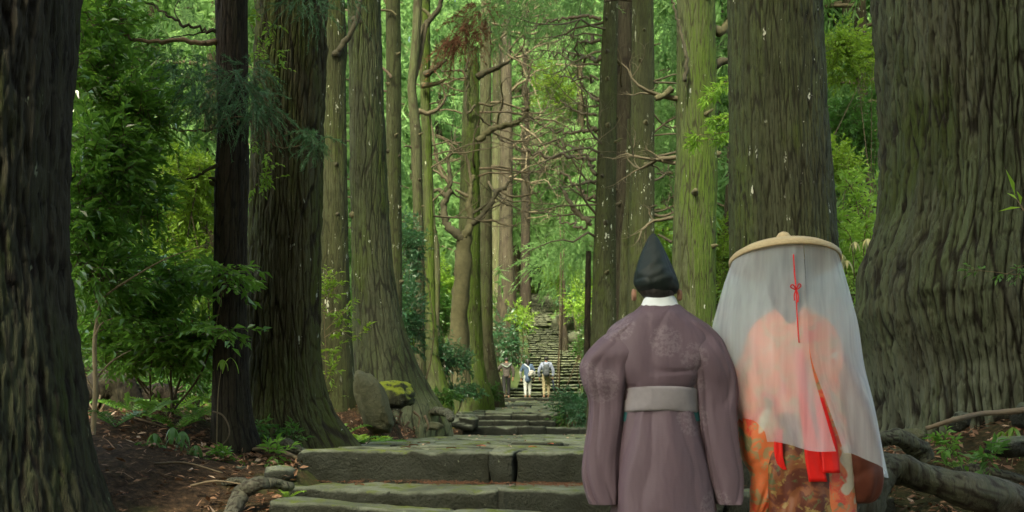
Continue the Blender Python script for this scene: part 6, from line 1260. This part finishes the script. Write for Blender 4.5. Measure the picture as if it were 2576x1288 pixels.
fo = 0.030 * t ** 0.7 * (vn(tt * 17 + 0.5 * vn(tt * 5, t * 2, 3), t * 1.6, 71) + 0.4 * vn(tt * 34, t * 2.5, 73)) + 0.010 * ss(0.25, 0.5, t) * vn(tt * 9, t * 5, 75)
x = q[:, 1:2] + (q[:, 2:3] + fo) * np.cos(th); y = DL + (q[:, 3:4] + fo) * np.sin(th)
hem = -0.115 * ss(0.2, 1.0, np.cos(th)) * t ** 4 + 0.055 * ss(-0.1, -0.8, np.cos(th)) * t ** 4 + 0.012 * vn(tt * 12, t * 0 + 3, 77) * t ** 4
z = q[:, 0:1] + hem
top = ss(0.16, 0.0, t)      # the top hem follows the dipped brim
z = z + top * (-(y - DL) * math.sin(ht) * 1.15)
fo2 = None
part('veil', (np.stack([x, y, z], -1).reshape(-1, 3), grid_faces(nr, ns)), M['veil'], lady)
part('veil_cord', tube(spline([P(1996, 640, DL - .268), P(1999, 690, DL - .27), P(2003, 730, DL - .285), P(2005, 790, DL - .295), P(2010, 862, DL - .30)], 30), 0.0032, 6), M['red_silk'], lady)
for i, (du, dv) in enumerate([(-14, -6), (12, -8), (-10, 14), (10, 16)]):
    part('cord_bow', tube(spline([P(2003, 728, DL - .29), P(2003 + du * .6, 728 + dv - 6, DL - .30), P(2003 + du, 728 + dv, DL - .295), P(2003, 730, DL - .29)] if i < 2 else [P(2003, 728, DL - .29), P(2003 + du * .5, 728 + dv, DL - .295), P(2003 + du * .4, 728 + dv * 2, DL - .30)], 12), 0.003, 5), M['red_silk'], lady)
part('walking_stick', tube([P(2142, 1215, DL - .1), P(2141, 1300, DL - .1), P(2140, 1500, DL - .1)], 0.008, 8), M['peeled'], loc=tuple(P(2140, 1500, DL - .1)), label='thin wooden walking stick below the maroon sleeve of the veiled walker', cat='stick')

# --- walkers on the upper landing
def walker(label, u, d, z, h, shirt, trousers, hairlen=0, stride=0.10, arms=None, shirt_len=0.50, shoe=(0.05, 0.05, 0.05), sleeves=True, seed=0):
    x = (u - U0) * d / F; J = skel(x, d, z, h, stride, 0.04, 0.05, arms)
    b = skin_obj('person', *fig(J, BODY), M['skin'], loc=(x, d, z), label=label, cat='person')
    J2 = dict(J); J2['hem'] = (np.array([x, d, z + shirt_len * h]), .088 * h)
    ch = [['hem', 'pelvis', 'waist', 'chest', 'neckb']] + ([['chest', n_ + 'sho', n_ + 'elb'] + ([n_ + 'wri'] if sleeves else []) for n_ in 'lr'])
    skin_obj('shirt', *garment(J2, ch, 0.016 * h), shirt, b)
    skin_obj('trousers', *garment(J, [['waist', 'pelvis']] + [['pelvis', n_ + 'hip', n_ + 'knee', n_ + 'ankle'] for n_ in 'lr'], 0.010 * h), trousers, b)
    for n_ in 'lr': skin_obj('shoe', *garment(J, [[n_ + 'heel', n_ + 'toe']], 0.008 * h), cloth('shoe leather', shoe), b)
    c = J['skull'][0]; hd = [np.array(c) + np.array([0, -.030, -.030]) * h, np.array(c) + np.array([0, -.022, .012]) * h, np.array(c) + np.array([0, -.012, .045]) * h]
    r_ = [.050 * h, .066 * h, .052 * h]
    if hairlen: hd = [hd[2], hd[1], np.array(c) + np.array([.01, -.045, -.05]) * h, np.array(c) + np.array([.012, -.055, -.05 - hairlen]) * h]; r_ = [.050 * h, .064 * h, .055 * h, .035 * h]
    skin_obj('hair', hd, [(i, i + 1) for i in range(len(hd) - 1)], r_, M['hair'], b)
    return b, J
k = NT('brown check shirt'); g_ = k.n('ShaderNodeNewGeometry').outputs['Position']; w1 = k.n('ShaderNodeTexWave', Scale=5.0, _bands_direction='Z'); k.l(g_, w1.inputs['Vector']); w2 = k.n('ShaderNodeTexWave', Scale=4.0, _bands_direction='X'); k.l(g_, w2.inputs['Vector'])
c = k.mix(k.step(w1.outputs['Fac'], 0.4, 0.6), (0.05, 0.042, 0.036), (0.09, 0.08, 0.07)); c = k.mix(k.math('MULTIPLY', k.step(w2.outputs['Fac'], 0.5, 0.7), 0.35), c, (0.05, 0.045, 0.04)); M['check'] = k.done(k.bsdf(c, 0.85, None, 0.2))
WZ = 1.255
a_, Ja = walker('person in brown checked shirt and dark trousers, left of the far group', 1274, 44.6, WZ, 1.66, M['check'], cloth('charcoal trousers', (0.018, 0.018, 0.019)), arms={'lelb': (-.21, .0, .68), 'lwri': (-.16, .12, .66), 'lhand': (-.14, .16, .67), 'lfin': (-.12, .19, .68), 'lthu': (-.12, .16, .69)})
part('strap', tube(spline([np.array(Ja['lsho'][0]) + np.array([-.02, -.10, .02]), np.array(Ja['chest'][0]) + np.array([.02, -.19, .04]), np.array(Ja['rsho'][0]) + np.array([.03, -.09, .06])], 10), 0.022, 6), cloth('grey green strap', (0.20, 0.26, 0.22)), a_)
b_, Jb = walker('person in slate blue tunic with long dark hair and white shoulder bag', 1327, 44.5, WZ, 1.60, cloth('slate blue tunic', (0.065, 0.105, 0.17)), cloth('pale trousers', (0.42, 0.44, 0.42)), 0.10, 0.05, None, 0.36, (0.3, 0.3, 0.3), sleeves=False)
skin_obj('blouse_sleeve', *garment(Jb, [['lsho', 'lelb', 'lwri']], 0.012), cloth('white blouse', (0.42, 0.43, 0.42)), b_); skin_obj('blouse_sleeve', *garment(Jb, [['rsho', 'relb', 'rwri']], 0.012), cloth('white blouse', (0.42, 0.43, 0.42)), b_)
def bag(name, c, r, mat, parent, seed=0, lean=0.0):
    th = np.linspace(0, 2 * np.pi, 20, endpoint=False); ph = np.linspace(-np.pi / 2, np.pi / 2, 12); Tm, Pm = np.meshgrid(th, ph)
    d_ = np.stack([np.cos(Tm) * np.cos(Pm), np.sin(Tm) * np.cos(Pm), np.sin(Pm)], -1); q = np.sign(d_) * np.abs(d_) ** 0.65 * np.array(r); q[..., 0] += lean * q[..., 2]
    q = q * (1 + 0.06 * vn3(d_ * 2 + seed, seed))[..., None]
    return part(name, (q.reshape(-1, 3) + np.array(c), grid_faces(12, 20, True)), mat, parent)
bg_ = bag('shoulder_bag', np.array(Jb['waist'][0]) + np.array([.13, -.18, .02]), (.095, .06, .13), cloth('white canvas', (0.40, 0.39, 0.37)), b_, 2, 0.35)
part('bag_strap', tube(spline([np.array(Jb['waist'][0]) + np.array([.08, -.20, .10]), np.array(Jb['chest'][0]) + np.array([.05, -.19, .06]), np.array(Jb['lsho'][0]) + np.array([.03, -.08, .07])], 10), 0.018, 6), M['white_cloth'], bg_)
c_, Jc = walker('person in light blue shirt and khaki trousers carrying a grey backpack', 1374, 44.5, WZ, 1.68, cloth('pale blue shirt', (0.26, 0.30, 0.40)), cloth('khaki trousers', (0.30, 0.26, 0.16)), 0, 0.06, None, 0.50, (0.35, 0.33, 0.28))
bp = bag('backpack', np.array(Jc['chest'][0]) + np.array([0, -.24, -.13]), (.145, .10, .26), cloth('grey nylon', (0.055, 0.065, 0.075), col2=(0.10, 0.12, 0.13)), c_, 5)
bag('pocket', np.array(Jc['chest'][0]) + np.array([0, -.33, -.22]), (.10, .04, .11), cloth('grey nylon pocket', (0.08, 0.09, 0.10)), bp, 6)
for s in (-1, 1): part('shoulder_strap', tube(spline([np.array(Jc['chest'][0]) + np.array([s * .07, -.17, .03]), np.array(Jc['chest'][0]) + np.array([s * .10, -.13, .16]), np.array(Jc['neckb'][0]) + np.array([s * .11, .02, .0])], 8), 0.022, 6), cloth('strap webbing', (0.05, 0.06, 0.07)), c_)
h_ = np.array(Jc['rhand'][0]); part('folded_umbrella', tube(spline([h_ + np.array([-.01, 0, .08]), h_ + np.array([.01, -.01, -.1]), h_ + np.array([.04, -.03, -.3]), h_ + np.array([.06, -.04, -.55])], 12), [.012, .014, .022, .032, .038, .040, .038, .034, .028, .02, .012, .006], 8), cloth('navy umbrella cloth', (0.03, 0.04, 0.07)), loc=tuple(h_), label='folded navy umbrella in the hand of the backpack carrier', cat='umbrella')
walker('small dark-clothed person far up at the head of the stairs', 1388, 119, 14.75, 1.6, cloth('dark jacket', (0.03, 0.035, 0.045)), cloth('dark far trousers', (0.03, 0.03, 0.035)))
